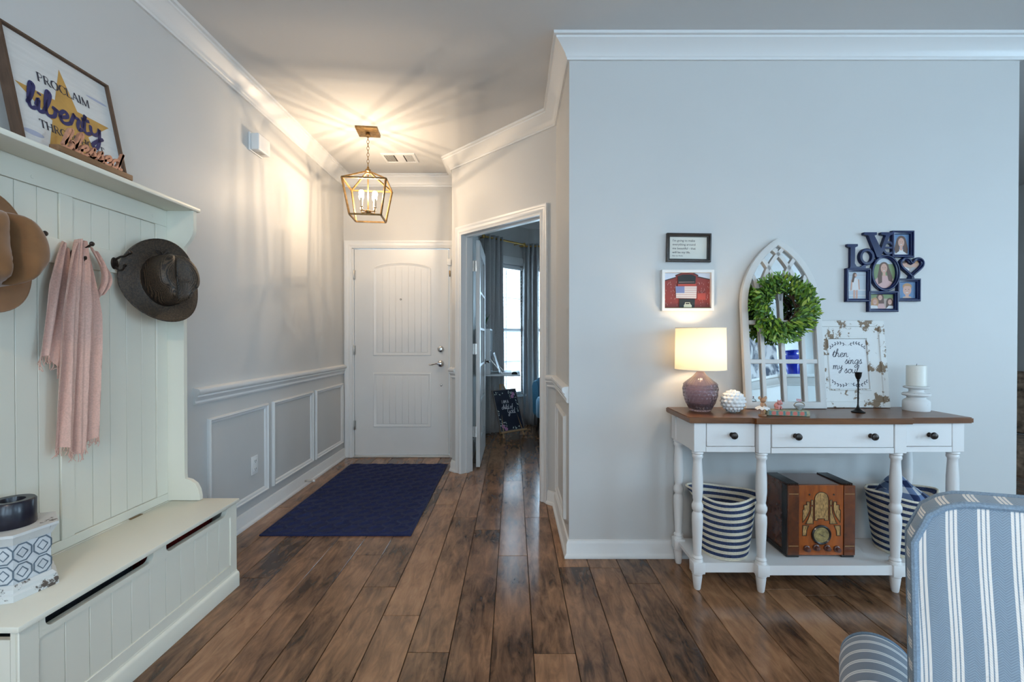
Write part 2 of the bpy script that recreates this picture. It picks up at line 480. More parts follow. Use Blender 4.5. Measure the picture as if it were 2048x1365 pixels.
# ---- mouldings
CROWN = [(0, H - 0.105), (0.012, H - 0.105), (0.014, H - 0.094), (0.020, H - 0.090), (0.024, H - 0.078), (0.034, H - 0.066), (0.066, H - 0.032),
         (0.074, H - 0.027), (0.076, H - 0.018), (0.088, H - 0.015), (0.090, H - 0.001), (0, H - 0.001)]
BASE = [(0, 0.001), (0.026, 0.001), (0.026, 0.012), (0.018, 0.022), (0.015, 0.026), (0.015, 0.074), (0.011, 0.082), (0.009, 0.09), (0.003, 0.094), (0, 0.094)]
RAIL = [(0, 0.815), (0.010, 0.817), (0.014, 0.826), (0.011, 0.836), (0.017, 0.846), (0.026, 0.858), (0.022, 0.866), (0.032, 0.872), (0.037, 0.884), (0.034, 0.897), (0.022, 0.903), (0, 0.905)]
struct('trim_1', sweep(NB(), [(XL, REAR_Y), (XL, YF), (BX, YF), (BX, BY), (AX, AY), (AX, YT), (XE, YT), (XE, YT + 0.12)], CROWN), TRIM, 'white crown moulding of the hall')
struct('trim_2', sweep(NB(), [(BX + 0.12, 4.03), (BX + 0.12, 5.5), (0.2, 6.117), (2.5, 6.117)], CROWN), TRIM, 'crown moulding of the office')
struct('baseboard_left', sweep(NB(), [(XL, REAR_Y), (XL, YF)], BASE), TRIM)
struct('baseboard_diagonal', sweep(NB(), [(BX, YF), (BX, BY), dg(0.066)], BASE), TRIM)
struct('baseboard_right', sweep(NB(), [dg(1.102), (AX, AY), (AX, YT), (XE, YT), (XE, YT + 0.12)], BASE), TRIM)
struct('baseboard_office', sweep(NB(), [(BX + 0.12, 4.12), (BX + 0.12, 5.5), (0.2, 6.117), (2.5, 6.117)], BASE), TRIM)
struct('trim_3', sweep(NB(), [(XL, 2.34), (XL, YF)], RAIL), TRIM, 'chair rail on the hall wall')
struct('trim_4', sweep(NB(), [(BX, YF), (BX, BY), dg(0.066)], RAIL), TRIM)
struct('trim_5', sweep(NB(), [dg(1.102), (AX, AY), (AX, YT + 0.012)], RAIL), TRIM, 'chair rail by the office doorway')
PM = [(0, 0), (0, 0.010), (0.004, 0.017), (0.011, 0.019), (0.016, 0.012), (0.024, 0.010), (0.031, 0.006), (0.034, 0)]
for i, (a, b_) in enumerate(((2.445, 3.040), (3.100, 3.722), (3.772, 4.375))):
    struct('trim_%d' % (6 + i), ring(NB(), [(a, 0.150), (b_, 0.150), (b_, 0.728), (a, 0.728)], PM, axis='x', sign=1, base=XL), TRIM)
struct('trim_9', ring(NB(), [(2.535, 0.150), (3.03, 0.150), (3.03, 0.728), (2.535, 0.728)], PM, axis='x', sign=-1, base=AX), TRIM)

def casing(name, x0, x1, z1, th=0.018, w=0.07, base=0.0, parent=None):
    """three-sided door casing in the local x/z plane, proud towards -y"""
    prof = [(0, 0), (0, th), (0.012, th), (0.018, th - 0.005), (0.040, th - 0.006), (0.050, th - 0.001), (0.058, th - 0.006), (w, th - 0.010), (w, 0)]
    bm = NB(); outer = [(x0 - w, 0.001), (x0 - w, z1 + w), (x1 + w, z1 + w), (x1 + w, 0.001)]
    inner = [(x0, 0.001), (x0, z1), (x1, z1), (x1, 0.001)]
    rg = []
    for o, i_ in zip(outer, inner):
        rg.append([bm.verts.new((o[0] + (i_[0] - o[0]) * q / w, base - h, o[1] + (i_[1] - o[1]) * q / w)) for q, h in prof])
    for a, b in zip(rg, rg[1:]):
        for k in range(len(prof)):
            j = (k + 1) % len(prof); bm.faces.new((a[k], a[j], b[j], b[k]))
    bm.faces.new(rg[0]); bm.faces.new(rg[-1][::-1])
    return bm
# front door casing and jamb
struct('trim_10', casing('c', -1.566, -0.612, 2.035, base=YF), TRIM, 'white casing round the front door')
bm = NB()
box(bm, -1.574, -1.551, YF + 0.001, YF + 0.115, 0.001, 2.035); box(bm, -0.625, -0.597, YF + 0.001, YF + 0.115, 0.001, 2.035); box(bm, -1.574, -0.597, YF + 0.001, YF + 0.115, 2.0300, 2.053)
struct('trim_11', bm, TRIM)
struct('trim_12', B(-1.551, -0.625, YF - 0.012, YF + 0.11, 0.001, 0.018, 0.004), mat('threshold', (0.62, 0.60, 0.56), 0.4), 'door threshold strip')

# front door
d1 = thing('door_1', 'white two-panel front door with arched upper panel', 'door', (0, 0, 0)); d1['kind'] = 'structure'
DY = YF + 0.006
slab = obj('door_slab', B(-1.546, -0.630, DY, DY + 0.044, 0.024, 2.024, 0.002, 1), DOORP, d1)
arch = [(-1.366, 0.990), (-0.800, 0.990), (-0.800, 1.830)] + [(-1.083 + 0.283 * math.cos(a), 1.830 + 0.070 * math.sin(a)) for a in [PI * i / 16 for i in range(1, 16)]] + [(-1.366, 1.830)]
DPM = [(0, -0.001), (0.002, 0.004), (0.009, 0.007), (0.016, 0.004), (0.026, 0.002), (0.034, -0.001)]
obj('panel_moulding', ring(NB(), arch, DPM, base=DY), DOORP, slab)
obj('panel_moulding', ring(NB(), rect(-1.366, -0.800, 0.293, 0.8235), DPM, base=DY), DOORP, slab)
for z0, z1, arched in ((1.022, 1.80, True), (0.325, 0.792, False)):
    for k in range(8):
        a = -1.330 + k * 0.0620; b_ = a + 0.0600; xm = (a + b_) / 2
        zz = z1
        if arched: zz = 1.830 + 0.070 * math.sqrt(max(0, 1 - ((xm + 1.083) / 0.283) ** 2)) - 0.040
        obj('bead_board', B(a, b_, DY - 0.0028, DY + 0.001, z0, zz, 0.0016, 1), DOORP, slab)
def hinge(parent, x, y, z, m=NICKEL):
    bm = NB(); lathe(bm, [(0.0055, -0.045), (0.0065, -0.043), (0.0065, 0.043), (0.0055, 0.045)], 10, (x, y, z)); box(bm, x - 0.004, x + 0.016, y + 0.003, y + 0.006, z - 0.043, z + 0.043)
    obj('hinge', bm, m, parent)
for z in (1.776, 1.045, 0.315): hinge(d1, -1.549, DY - 0.008, z)
# deadbolt, lever, lower hole cover, peephole
def disc_y(bm, x, y, z, prof, segs=28):
    """lathe about the y axis: prof is (r, towards the viewer)"""
    b2 = lathe(NB(), prof, segs); bmesh.ops.transform(b2, matrix=Matrix.Translation((x, y, z)) @ Matrix.Rotation(R(90), 4, 'X'), verts=b2.verts[:])
    me = bpy.data.meshes.new('t'); b2.to_mesh(me); b2.free(); bm.from_mesh(me); bpy.data.meshes.remove(me); return bm
bolt = obj('deadbolt', disc_y(NB(), -0.7075, DY, 1.0535, [(0.031, 0), (0.031, 0.008), (0.026, 0.014), (0.018, 0.016), (0.016, 0.024), (0.004, 0.026)]), CHROME, d1)
obj('thumb_turn', B(-0.7115, -0.7035, DY - 0.042, DY - 0.022, 1.036, 1.071, 0.003), CHROME, bolt)
bm = disc_y(NB(), -0.7075, DY, 0.913, [(0.033, 0), (0.033, 0.008), (0.027, 0.016), (0.014, 0.020), (0.012, 0.048), (0.004, 0.050)])
lev = obj('lever_rose', bm, CHROME, d1)
obj('lever_handle', tube(NB(), smooth_pts([(-0.7075, DY - 0.046, 0.913), (-0.735, DY - 0.050, 0.918), (-0.765, DY - 0.050, 0.913), (-0.795, DY - 0.047, 0.905), (-0.815, DY - 0.043, 0.909)], 5), [0.010] * 6 + [0.008] * 8 + [0.006] * 7, 10), CHROME, lev)
obj('cover_button', disc_y(NB(), -0.7035, DY, 0.704, [(0.011, 0), (0.010, 0.005), (0.003, 0.008)], 16), CHROME, d1)
obj('peephole', disc_y(NB(), -1.095, DY, 1.538, [(0.009, 0), (0.009, 0.004), (0.005, 0.005), (0.005, 0.002), (0.001, 0.002)], 16), IRON, d1)
obj('alarm_sensor', B(-0.640, -0.604, YF - 0.034, YF - 0.0185, 1.865, 1.925, 0.003), WHITEP, d1)
obj('strike_plate', B(-0.622, -0.610, YF - 0.024, YF - 0.0185, 1.755, 1.815, 0.003), BRASS, d1)

# office doorway: jamb, casing, open french door
def place(o, p, rz): o.location = (p[0], p[1], 0); o.rotation_euler = (0, 0, rz); return o
cas = place(struct('trim_13', casing('c', 0.136, 1.030, 2.040, base=0.0), TRIM, 'white casing of the office doorway'), (BX, BY), R(-45))
bm = NB()
box(bm, 0.117, 0.136, 0.001, 0.119, 0.001, 2.040); box(bm, 1.030, 1.049, 0.001, 0.119, 0.001, 2.040); box(bm, 0.117, 1.049, 0.001, 0.119, 2.040, 2.059)
box(bm, 0.136, 0.147, 0.045, 0.075, 0.001, 2.040); box(bm, 1.019, 1.030, 0.045, 0.075, 0.001, 2.040); box(bm, 0.147, 1.019, 0.045, 0.075, 2.028, 2.040)
place(struct('trim_14', bm, TRIM, 'white jamb and stop of the office doorway'), (BX, BY), R(-45))

GLASS = bpy.data.materials.new('pane_glass'); GLASS.use_nodes = True
nt = GLASS.node_tree; nt.nodes.clear()
go = N(nt, 'ShaderNodeOutputMaterial'); gm = N(nt, 'ShaderNodeMixShader'); gt = N(nt, 'ShaderNodeBsdfTransparent'); gg = N(nt, 'ShaderNodeBsdfGlossy')
gg.inputs['Roughness'].default_value = 0.03; gm.inputs[0].default_value = 0.09
nt.links.new(gt.outputs[0], gm.inputs[1]); nt.links.new(gg.outputs[0], gm.inputs[2]); nt.links.new(gm.outputs[0], go.inputs[0])

FDX, FDY, FDW = -0.334, 4.035, 0.80      # hinge side of the leaf, running away along +y
d2 = thing('door_2', 'white glazed french door standing open into the office', 'door', (FDX, FDY, 0)); d2['kind'] = 'structure'
bm = NB(); T = 0.036
box(bm, 0, T, 0, 0.11, 0.015, 2.030, 0.003); box(bm, 0, T, FDW - 0.11, FDW, 0.015, 2.030, 0.003)
box(bm, 0, T, 0.11, FDW - 0.11, 0.015, 0.245); box(bm, 0, T, 0.11, FDW - 0.11, 1.915, 2.030)
leaf = obj('leaf_frame', bm, TRIM, d2)
for k in range(1, 5): obj('muntin', B(0.004, T - 0.004, 0.11, FDW - 0.11, 0.245 + k * 0.334 - 0.011, 0.245 + k * 0.334 + 0.011), TRIM, leaf)
obj('muntin', B(0.004, T - 0.004, FDW / 2 - 0.011, FDW / 2 + 0.011, 0.245, 1.915), TRIM, leaf)
for k in range(5):
    for s in range(2):
        y0 = 0.11 + s * (FDW - 0.22) / 2
        obj('pane', B(T / 2 - 0.002, T / 2 + 0.002, y0 + 0.002, y0 + (FDW - 0.22) / 2 - 0.002, 0.247 + k * 0.334, 0.243 + (k + 1) * 0.334), GLASS, leaf)
for z in (1.800, 1.065, 0.330):
    bm = NB(); box(bm, -0.034, 0.010, -0.0035, -0.001, z - 0.048, z + 0.048, 0.001, 1); lathe(bm, [(0.006, -0.048), (0.006, 0.048)], 10, (-0.010, -0.007, z))
    obj('hinge', bm, NICKEL, d2)
for sx in (-1, 1):
    bm = NB(); tube(bm, smooth_pts([(T / 2 + sx * 0.018, FDW - 0.055, 0.915), (T / 2 + sx * 0.060, FDW - 0.055, 0.915), (T / 2 + sx * 0.062, FDW - 0.09, 0.915), (T / 2 + sx * 0.060, FDW - 0.16, 0.912)], 4), 0.009, 8)
    lathe(bm, [(0.026, 0.0), (0.026, 0.008), (0.012, 0.012)], 18, (0, 0, 0))
    vv = bm.verts[-54:] if False else [v for v in bm.verts if abs(v.co.x) < 0.03 and abs(v.co.y) < 0.03]
    bmesh.ops.transform(bm, matrix=Matrix.Translation((T / 2 + sx * 0.018, FDW - 0.055, 0.915)) @ Matrix.Rotation(R(90) * sx, 4, 'Y'), verts=vv)
    obj('lever_handle', bm, IRON, d2)

# ---- windows
SASH = mat('sash_white', (0.72, 0.74, 0.76), 0.4)
def window(name, p, d, s0, s1, z0, z1, n_in, th=0.12, cols=2, rows=2, label=None):
    """double-hung window filling an opening; p is the wall start, d its direction, n_in points into the room"""
    w = thing(name, label or 'white double-hung window', 'window', (p[0] + d[0] * s0, p[1] + d[1] * s0, z0), (0, 0, math.atan2(d[1], d[0])))
    w['kind'] = 'structure'
    W = s1 - s0; Hh = z1 - z0
    sgn = 1 if (-d[1] * n_in[0] + d[0] * n_in[1]) > 0 else -1     # local +y into the room?
    yo = -sgn * th * 0.55
    bm = NB()
    box(bm, 0, 0.035, yo - 0.03, yo + 0.03, 0, Hh); box(bm, W - 0.035, W, yo - 0.03, yo + 0.03, 0, Hh); box(bm, 0.035, W - 0.035, yo - 0.03, yo + 0.03, 0, 0.04); box(bm, 0.035, W - 0.035, yo - 0.03, yo + 0.03, Hh - 0.035, Hh)
    obj('window_frame', bm, SASH, w)
    obj('meeting_rail', B(0.035, W - 0.035, yo - 0.025, yo + 0.025, Hh / 2 - 0.022, Hh / 2 + 0.022), SASH, w)
    bm = NB()
    for c in range(1, cols): box(bm, W * c / cols - 0.009, W * c / cols + 0.009, yo - 0.012, yo + 0.012, 0.04, Hh - 0.035)
    for hb in (0.04, Hh / 2 + 0.022):
        hh = Hh / 2 - 0.06
        for r_ in range(1, rows): box(bm, 0.035, W - 0.035, yo - 0.012, yo + 0.012, hb + hh * r_ / rows - 0.009, hb + hh * r_ / rows + 0.009)
    obj('glazing_bars', bm, SASH, w)
    for hb in (0.04, Hh / 2 + 0.022): obj('pane', B(0.035, W - 0.035, yo - 0.003, yo + 0.003, hb, hb + Hh / 2 - 0.06), GLASS, w)
    yi = sgn * 0.018
    bm = NB()
    for x0, x1, a, b in ((-0.07, 0, -0.0, Hh), (W, W + 0.07, -0.0, Hh), (-0.085, W + 0.085, Hh, Hh + 0.10)):
        box(bm, x0, x1, min(0.0005 * sgn, yi), max(0.0005 * sgn, yi), a, b, 0.004)
    box(bm, -0.09, W + 0.09, min(0.0005 * sgn, 2.2 * yi), max(0.0005 * sgn, 2.2 * yi), -0.03, 0, 0.004)
    obj('window_casing', bm, TRIM, w)
    return w, W, Hh, sgn
def blind(p, W, Hh, sgn, rz, label):
    t = thing('window_blind', label, 'blind', p, (0, 0, rz), 'slatted blinds in the office')
    obj('headrail', B(0.006, W - 0.006, -0.02, 0.02, Hh - 0.045, Hh - 0.004, 0.004), WHITEP, t)
    bm = NB(); n = int((Hh - 0.1) / 0.042)
    for k in range(n):
        z = 0.03 + k * 0.042
        bar(bm, (0.008, 0, z), (W - 0.008, 0, z), 0.042, up=(0, -math.sin(0.04) * sgn, math.cos(0.04)), w2=0.003)
    tag(obj('slats', bm, WHITEP, t), kind='stuff')
    obj('bottom_rail', B(0.008, W - 0.008, -0.022, 0.022, 0.003, 0.016, 0.003), WHITEP, t)
    bm = NB()
    for x in (0.08, W - 0.08): tube(bm, [(x, -sgn * 0.0, 0.01), (x, 0, Hh - 0.03)], 0.0015, 5)
    obj('ladder_cord', bm, WHITEP, t)
w1, W_, H_, s_ = window('window_1', (BX + 0.12, 5.5), (C45, C45), 0.22, 0.80, 0.42, 2.11, (C45, -C45), label='bright window in the office bay between the curtains')
blind((BX + 0.12 + C45 * 0.235 + C45 * -0.012, 5.5 + C45 * 0.235 + 0.012 * C45, 0.425), 0.55, 1.67, s_, R(45), 'white slatted blind in the office bay window beside the easel sign')
w2, W_, H_, s2 = window('window_2', (0.2, 6.117), (1, 0), 0.11, 0.86, 0.42, 2.11, (0, -1), label='bright office window above the blue chair')
blind((0.325, 6.117 + 0.02, 0.425), 0.72, 1.67, s2, 0, 'white slatted blind in the window behind the blue chair')
n_ = 3
for wx in (-1.10, 0.45, 2.0):
    window('window_%d' % n_, (wx, REAR_Y), (1, 0), 0, 1.1, 0.6, 2.3, (0, 1), cols=3, rows=2); n_ += 1
for wy in (-2.45, -0.25):
    window('window_%d' % n_, (5.2, wy), (0, 1), 0, 1.1, 0.6, 2.3, (-1, 0), cols=3, rows=2); n_ += 1
area('daylight_office_bay', (BX + 0.12 + C45 * 0.51 - 0.12 * C45 - 0.15, 5.5 + C45 * 0.51 + 0.12 * C45 + 0.15, 1.3), (R(90), 0, R(-135)), 0.6, 1.7, 24)
area('daylight_office_far', (0.2 + 0.485, 6.117 + 0.22, 1.3), (R(-90), 0, 0), 0.8, 1.7, 38)

# ================================================================== pen lettering (hand-drawn strokes, x-height 1)
SCRIPT = {
 'a': (1.05, [[(0.8, 0.85), (0.45, 1.0), (0.1, 0.6), (0.15, 0.1), (0.5, 0.05), (0.8, 0.6), (0.85, 0.95), (0.8, 0.3), (0.95, 0.02), (1.15, 0.2)]]),
 'b': (0.95, [[(0.0, 0.2), (0.3, 1.1), (0.42, 1.8), (0.25, 2.0), (0.14, 1.4), (0.12, 0.4), (0.3, 0.0), (0.65, 0.15), (0.75, 0.6), (0.6, 0.85), (1.0, 0.7)]]),
 'c': (0.85, [[(0.75, 0.8), (0.5, 1.0), (0.12, 0.6), (0.2, 0.1), (0.55, 0.0), (0.95, 0.25)]]),
 'd': (1.1, [[(0.8, 0.85), (0.45, 1.0), (0.1, 0.6), (0.15, 0.1), (0.5, 0.05), (0.8, 0.6), (0.95, 1.9), (0.84, 1.0), (0.85, 0.2), (1.0, 0.0), (1.2, 0.2)]]),
 'e': (0.82, [[(0.0, 0.3), (0.55, 0.6), (0.6, 0.9), (0.38, 1.0), (0.12, 0.6), (0.2, 0.1), (0.5, 0.0), (0.9, 0.3)]]),
 'f': (0.7, [[(0.75, 1.8), (0.52, 2.0), (0.36, 1.5), (0.3, 0.4), (0.22, -0.6)], [(0.05, 0.9), (0.75, 0.97)]]),
 'g': (1.05, [[(0.8, 0.85), (0.45, 1.0), (0.1, 0.6), (0.15, 0.15), (0.5, 0.1), (0.8, 0.6), (0.86, 0.95), (0.8, -0.4), (0.5, -0.95), (0.15, -0.75), (0.5, -0.25), (1.1, 0.2)]]),
 'h': (0.98, [[(0.0, 0.2), (0.28, 1.1), (0.4, 1.85), (0.24, 2.0), (0.12, 1.2), (0.1, 0.0), (0.2, 0.6), (0.45, 0.98), (0.65, 0.8), (0.65, 0.2), (0.8, 0.0), (1.05, 0.2)]]),
 'i': (0.5, [[(0.0, 0.3), (0.18, 0.98), (0.14, 0.2), (0.3, 0.0), (0.55, 0.2)], [(0.2, 1.35), (0.24, 1.5)]]),
 'l': (0.52, [[(0.0, 0.2), (0.28, 1.1), (0.4, 1.85), (0.22, 2.0), (0.12, 1.3), (0.12, 0.3), (0.3, 0.0), (0.58, 0.2)]]),
 'm': (1.5, [[(0.0, 0.8), (0.15, 0.9), (0.15, 0.0), (0.25, 0.7), (0.5, 0.95), (0.6, 0.6), (0.6, 0.0), (0.7, 0.7), (0.95, 0.95), (1.08, 0.6), (1.1, 0.15), (1.3, 0.0), (1.55, 0.2)]]),
 'n': (1.05, [[(0.0, 0.8), (0.15, 0.9), (0.15, 0.0), (0.25, 0.7), (0.5, 0.98), (0.65, 0.7), (0.66, 0.15), (0.85, 0.0), (1.1, 0.2)]]),
 'o': (0.95, [[(0.55, 1.0), (0.15, 0.75), (0.15, 0.2), (0.5, 0.0), (0.8, 0.3), (0.75, 0.8), (0.5, 1.0), (0.7, 0.8), (1.0, 0.85)]]),
 'r': (0.8, [[(0.0, 0.2), (0.2, 0.9), (0.28, 1.15), (0.3, 0.95), (0.62, 0.9), (0.52, 0.4), (0.6, 0.0), (0.85, 0.2)]]),
 's': (0.78, [[(0.0, 0.2), (0.4, 1.1), (0.45, 0.8), (0.62, 0.4), (0.45, 0.02), (0.15, 0.1), (0.4, 0.05), (0.85, 0.25)]]),
 't': (0.62, [[(0.0, 0.3), (0.3, 1.6), (0.22, 0.9), (0.2, 0.2), (0.4, 0.0), (0.68, 0.2)], [(0.0, 1.12), (0.6, 1.2)]]),
 'u': (1.05, [[(0.05, 0.95), (0.1, 0.25), (0.35, 0.0), (0.65, 0.3), (0.72, 0.95), (0.7, 0.2), (0.88, 0.0), (1.1, 0.2)]]),
 'y': (1.0, [[(0.05, 0.95), (0.1, 0.4), (0.35, 0.2), (0.65, 0.5), (0.75, 0.95), (0.7, -0.3), (0.45, -0.95), (0.15, -0.8), (0.5, -0.3), (1.05, 0.2)]]),
 'G': (1.35, [[(1.0, 1.5), (0.7, 1.9), (0.2, 1.4), (0.15, 0.6), (0.5, 0.2), (0.9, 0.5), (1.0, 0.95), (0.95, -0.3), (0.6, -0.9), (0.3, -0.6), (0.8, -0.1), (1.4, 0.3)]]),
 'I': (0.4, [[(0.2, 0.0), (0.2, 1.5)]]),
 'A': (0.9, [[(0.0, 0.0), (0.4, 1.5)], [(0.4, 1.5), (0.8, 0.0)], [(0.16, 0.55), (0.66, 0.55)]]),
 'M': (1.1, [[(0.0, 0.0), (0.1, 1.5)], [(0.1, 1.5), (0.5, 0.4)], [(0.5, 0.4), (0.9, 1.5)], [(0.9, 1.5), (1.0, 0.0)]]),
 ' ': (0.55, []),
}
def _arc(cx, cy, rx, ry, a0, a1, n=8): return [(cx + rx * math.cos(R(a0 + (a1 - a0) * i / n)), cy + ry * math.sin(R(a0 + (a1 - a0) * i / n))) for i in range(n + 1)]
def _sf(x, y): return [(x - 0.11, y), (x + 0.11, y)]
SERIF = {   # capitals, height 1; (strokes, thin strokes)
 'P': (0.72, [[(0.14, 0), (0.14, 1)]], [[(0.14, 1), (0.34, 1)] + _arc(0.36, 0.75, 0.24, 0.25, 90, -90) + [(0.14, 0.5)], _sf(0.14, 0), _sf(0.12, 1)]),
 'R': (0.84, [[(0.14, 0), (0.14, 1)], [(0.36, 0.5), (0.74, 0)]], [[(0.14, 1), (0.34, 1)] + _arc(0.36, 0.75, 0.22, 0.25, 90, -90) + [(0.14, 0.5)], _sf(0.14, 0), _sf(0.76, 0)]),
 'O': (0.95, [_arc(0.46, 0.5, 0.38, 0.5, 120, 240), _arc(0.46, 0.5, 0.38, 0.5, -60, 60)], [_arc(0.46, 0.5, 0.38, 0.5, 60, 120), _arc(0.46, 0.5, 0.38, 0.5, 240, 300)]),
 'C': (0.85, [_arc(0.48, 0.5, 0.40, 0.5, 120, 240)], [_arc(0.48, 0.5, 0.40, 0.5, 40, 120), _arc(0.48, 0.5, 0.40, 0.5, 240, 320), [(0.78, 0.95), (0.78, 0.72)]]),
 'L': (0.72, [[(0.14, 0), (0.14, 1)]], [[(0.14, 0), (0.66, 0)], [(0.66, 0), (0.68, 0.22)], _sf(0.14, 1)]),
 'A': (0.9, [[(0.42, 1), (0.78, 0)]], [[(0.42, 1), (0.1, 0)], [(0.22, 0.36), (0.64, 0.36)], _sf(0.1, 0), _sf(0.78, 0)]),
 'I': (0.34, [[(0.16, 0), (0.16, 1)]], [_sf(0.16, 0), _sf(0.16, 1)]),
 'M': (1.1, [[(0.16, 1), (0.52, 0)], [(0.92, 1), (0.92, 0)]], [[(0.14, 0), (0.16, 1)], [(0.52, 0), (0.9, 1)], _sf(0.14, 0), _sf(0.92, 0)]),
 'T': (0.8, [[(0.4, 0), (0.4, 1)]], [[(0.04, 1), (0.76, 1)], [(0.04, 1), (0.04, 0.78)], [(0.76, 1), (0.76, 0.78)], _sf(0.4, 0)]),
 'H': (0.95, [[(0.16, 0), (0.16, 1)], [(0.76, 0), (0.76, 1)]], [[(0.16, 0.5), (0.76, 0.5)], _sf(0.16, 0), _sf(0.16, 1), _sf(0.76, 0), _sf(0.76, 1)]),
 'U': (0.9, [[(0.15, 1), (0.15, 0.35)]], [[(0.15, 0.35)] + _arc(0.43, 0.34, 0.28, 0.34, 180, 360) + [(0.71, 1)], _sf(0.15, 1), _sf(0.71, 1)]),
 'G': (0.95, [_arc(0.48, 0.5, 0.40, 0.5, 120, 240), [(0.78, 0.42), (0.78, 0.05)]], [_arc(0.48, 0.5, 0.40, 0.5, 40, 120), _arc(0.48, 0.5, 0.40, 0.5, 240, 310), _sf(0.78, 0.42)]),
 'E': (0.76, [[(0.14, 0), (0.14, 1)]], [[(0.14, 1), (0.64, 1)], [(0.14, 0.52), (0.5, 0.52)], [(0.14, 0), (0.66, 0)], [(0.64, 1), (0.64, 0.82)], [(0.66, 0), (0.68, 0.2)]]),
 'N': (0.95, [[(0.16, 1), (0.78, 0)]], [[(0.16, 0), (0.16, 1)], [(0.78, 0), (0.78, 1)], _sf(0.16, 0), _sf(0.78, 1)]),
 'D': (0.92, [[(0.14, 0), (0.14, 1)], _arc(0.36, 0.5, 0.44, 0.5, 50, -50)], [[(0.14, 1), (0.36, 1)] + _arc(0.36, 0.5, 0.44, 0.5, 90, 50), [(0.14, 0), (0.36, 0)] + _arc(0.36, 0.5, 0.44, 0.5, -90, -50)]),
 ' ': (0.4, [], []),
}
def text_w(s, font): return sum(font[c][0] for c in s)
def script(bm, s, x, z, size, w, t0, t1, axis='y', slant=0.15, center=False, mi=0, stretch=1.0, flip=False):
    if center: x -= text_w(s, SCRIPT) * size * stretch / 2
    for c in s:
        adv, strokes = SCRIPT[c]
        for st in strokes:
            pts = [(x + (px + slant * pz) * size * stretch, z + pz * size) for px, pz in st]
            ribbon(bm, smooth_pts(pts, 5) if len(pts) > 2 else pts, w, t0, t1, axis, mi)
        x += adv * size * stretch
    return x
def serif(bm, s, x, z, size, w, t, axis='y', center=False, mi=0, stretch=1.0):
    if center: x -= text_w(s, SERIF) * size * stretch / 2
    for c in s:
        adv, thick, thin = SERIF[c]
        for lst, ww in ((thick, w), (thin, w * 0.45)):
            for st in lst: ribbon(bm, [(x + a * size * stretch, z + b * size) for a, b in st], ww, t, t, axis, mi, taper=False)
        x += adv * size * stretch

# ================================================================== hall tree bench
HT = thing('hall_tree', 'pale green-white hall tree bench with hooks and beadboard back', 'hall tree', (-1.618, 1.19, 0))
# local: x out from the wall, y along the wall, z up
L = 0.945; DX = 0.318           # length, bench depth
obj('shelf', B(0, 0.150, -0.012, L + 0.006, 1.750, 1.770, 0.005), CAB, HT)
prof = [(0.0, 0.412), (0.166, 0.412), (0.166, 0.432), (0.160, 0.462), (0.146, 0.488), (0.122, 0.506), (0.098, 0.512), (0.096, 0.530), (0.096, 1.560),
        (0.101, 1.585), (0.122, 1.612), (0.138, 1.640), (0.143, 1.668), (0.143, 1.750), (0.0, 1.750)]
for y0 in (0.0, L - 0.034):
    obj('side_panel', prism(NB(), prof, y0, y0 + 0.020, 'y'), CAB, HT)
bk = obj('back_board', B(0.001, 0.010, 0.020, L - 0.034, 0.412, 1.750), CAB, HT)
ym = 0.440
for a, b in ((0.020, 0.060), (ym - 0.024, ym + 0.024), (L - 0.096, L - 0.034)): obj('stile', B(0.010, 0.020, a, b, 0.447, 1.675, 0.0015, 1), CAB, bk)
obj('rail', B(0.010, 0.020, 0.020, L - 0.034, 1.675, 1.750, 0.0015, 1), CAB, bk)
obj('rail', B(0.010, 0.020, 0.020, L - 0.034, 0.412, 0.447, 0.0015, 1), CAB, bk)
hr = obj('hook_rail', B(0.010, 0.027, 0.020, L - 0.034, 1.424, 1.512, 0.003), CAB, bk)
for a, b in ((0.061, ym - 0.025), (ym + 0.025, L - 0.097)):
    n = 5; w = (b - a) / n
    for k in range(n):
        obj('bead_board', B(0.010, 0.0145, a + k * w + 0.0008, a + (k + 1) * w - 0.0008, 0.448, 1.674, 0.0012, 1), CAB, bk)
# bench: open box with slotted front, base and lid
def slots(a, b, zt, depth, r=0.022, n=6):
    """under-lid finger slot outline from a to b, cut down from zt"""
    pts = [(a, zt)] + [(a + r - r * math.cos(PI / 2 * i / n), zt - depth + r - r * math.sin(PI / 2 * i / n)) for i in range(n + 1)]
    return pts + [(b - r + r * math.sin(PI / 2 * i / n), zt - depth + r - r * math.cos(PI / 2 * i / n)) for i in range(n + 1)] + [(b, zt)]
zt = 0.392
outl = [(0.0, 0.075)] + [(0.0, zt)] + slots(0.068, 0.448, zt, 0.034) + slots(0.508, 0.868, zt, 0.034) + [(L - 0.004, zt), (L - 0.004, 0.075)]
fr = obj('front_panel', prism(NB(), outl, DX - 0.022, DX - 0.008, 'x'), CAB, HT)
obj('stile', B(DX - 0.008, DX, 0.0, 0.052, 0.075, zt, 0.0015, 1), CAB, fr); obj('stile', B(DX - 0.008, DX, L - 0.050, L - 0.004, 0.075, zt, 0.0015, 1), CAB, fr)
top_out = [(0.052, 0.340), (0.052, zt)] + slots(0.068, 0.448, zt, 0.034) + slots(0.508, 0.868, zt, 0.034) + [(L - 0.050, zt), (L - 0.050, 0.340)]
obj('rail', prism(NB(), top_out, DX - 0.008, DX, 'x'), CAB, fr)
obj('rail', B(DX - 0.008, DX, 0.052, L - 0.050, 0.075, 0.118, 0.0015, 1), CAB, fr)
n = 11; w = (L - 0.102) / n
for k in range(n): obj('bead_board', B(DX - 0.008, DX - 0.005, 0.052 + k * w + 0.0008, 0.052 + (k + 1) * w - 0.0008, 0.118, 0.340, 0.0009, 1), CAB, fr)
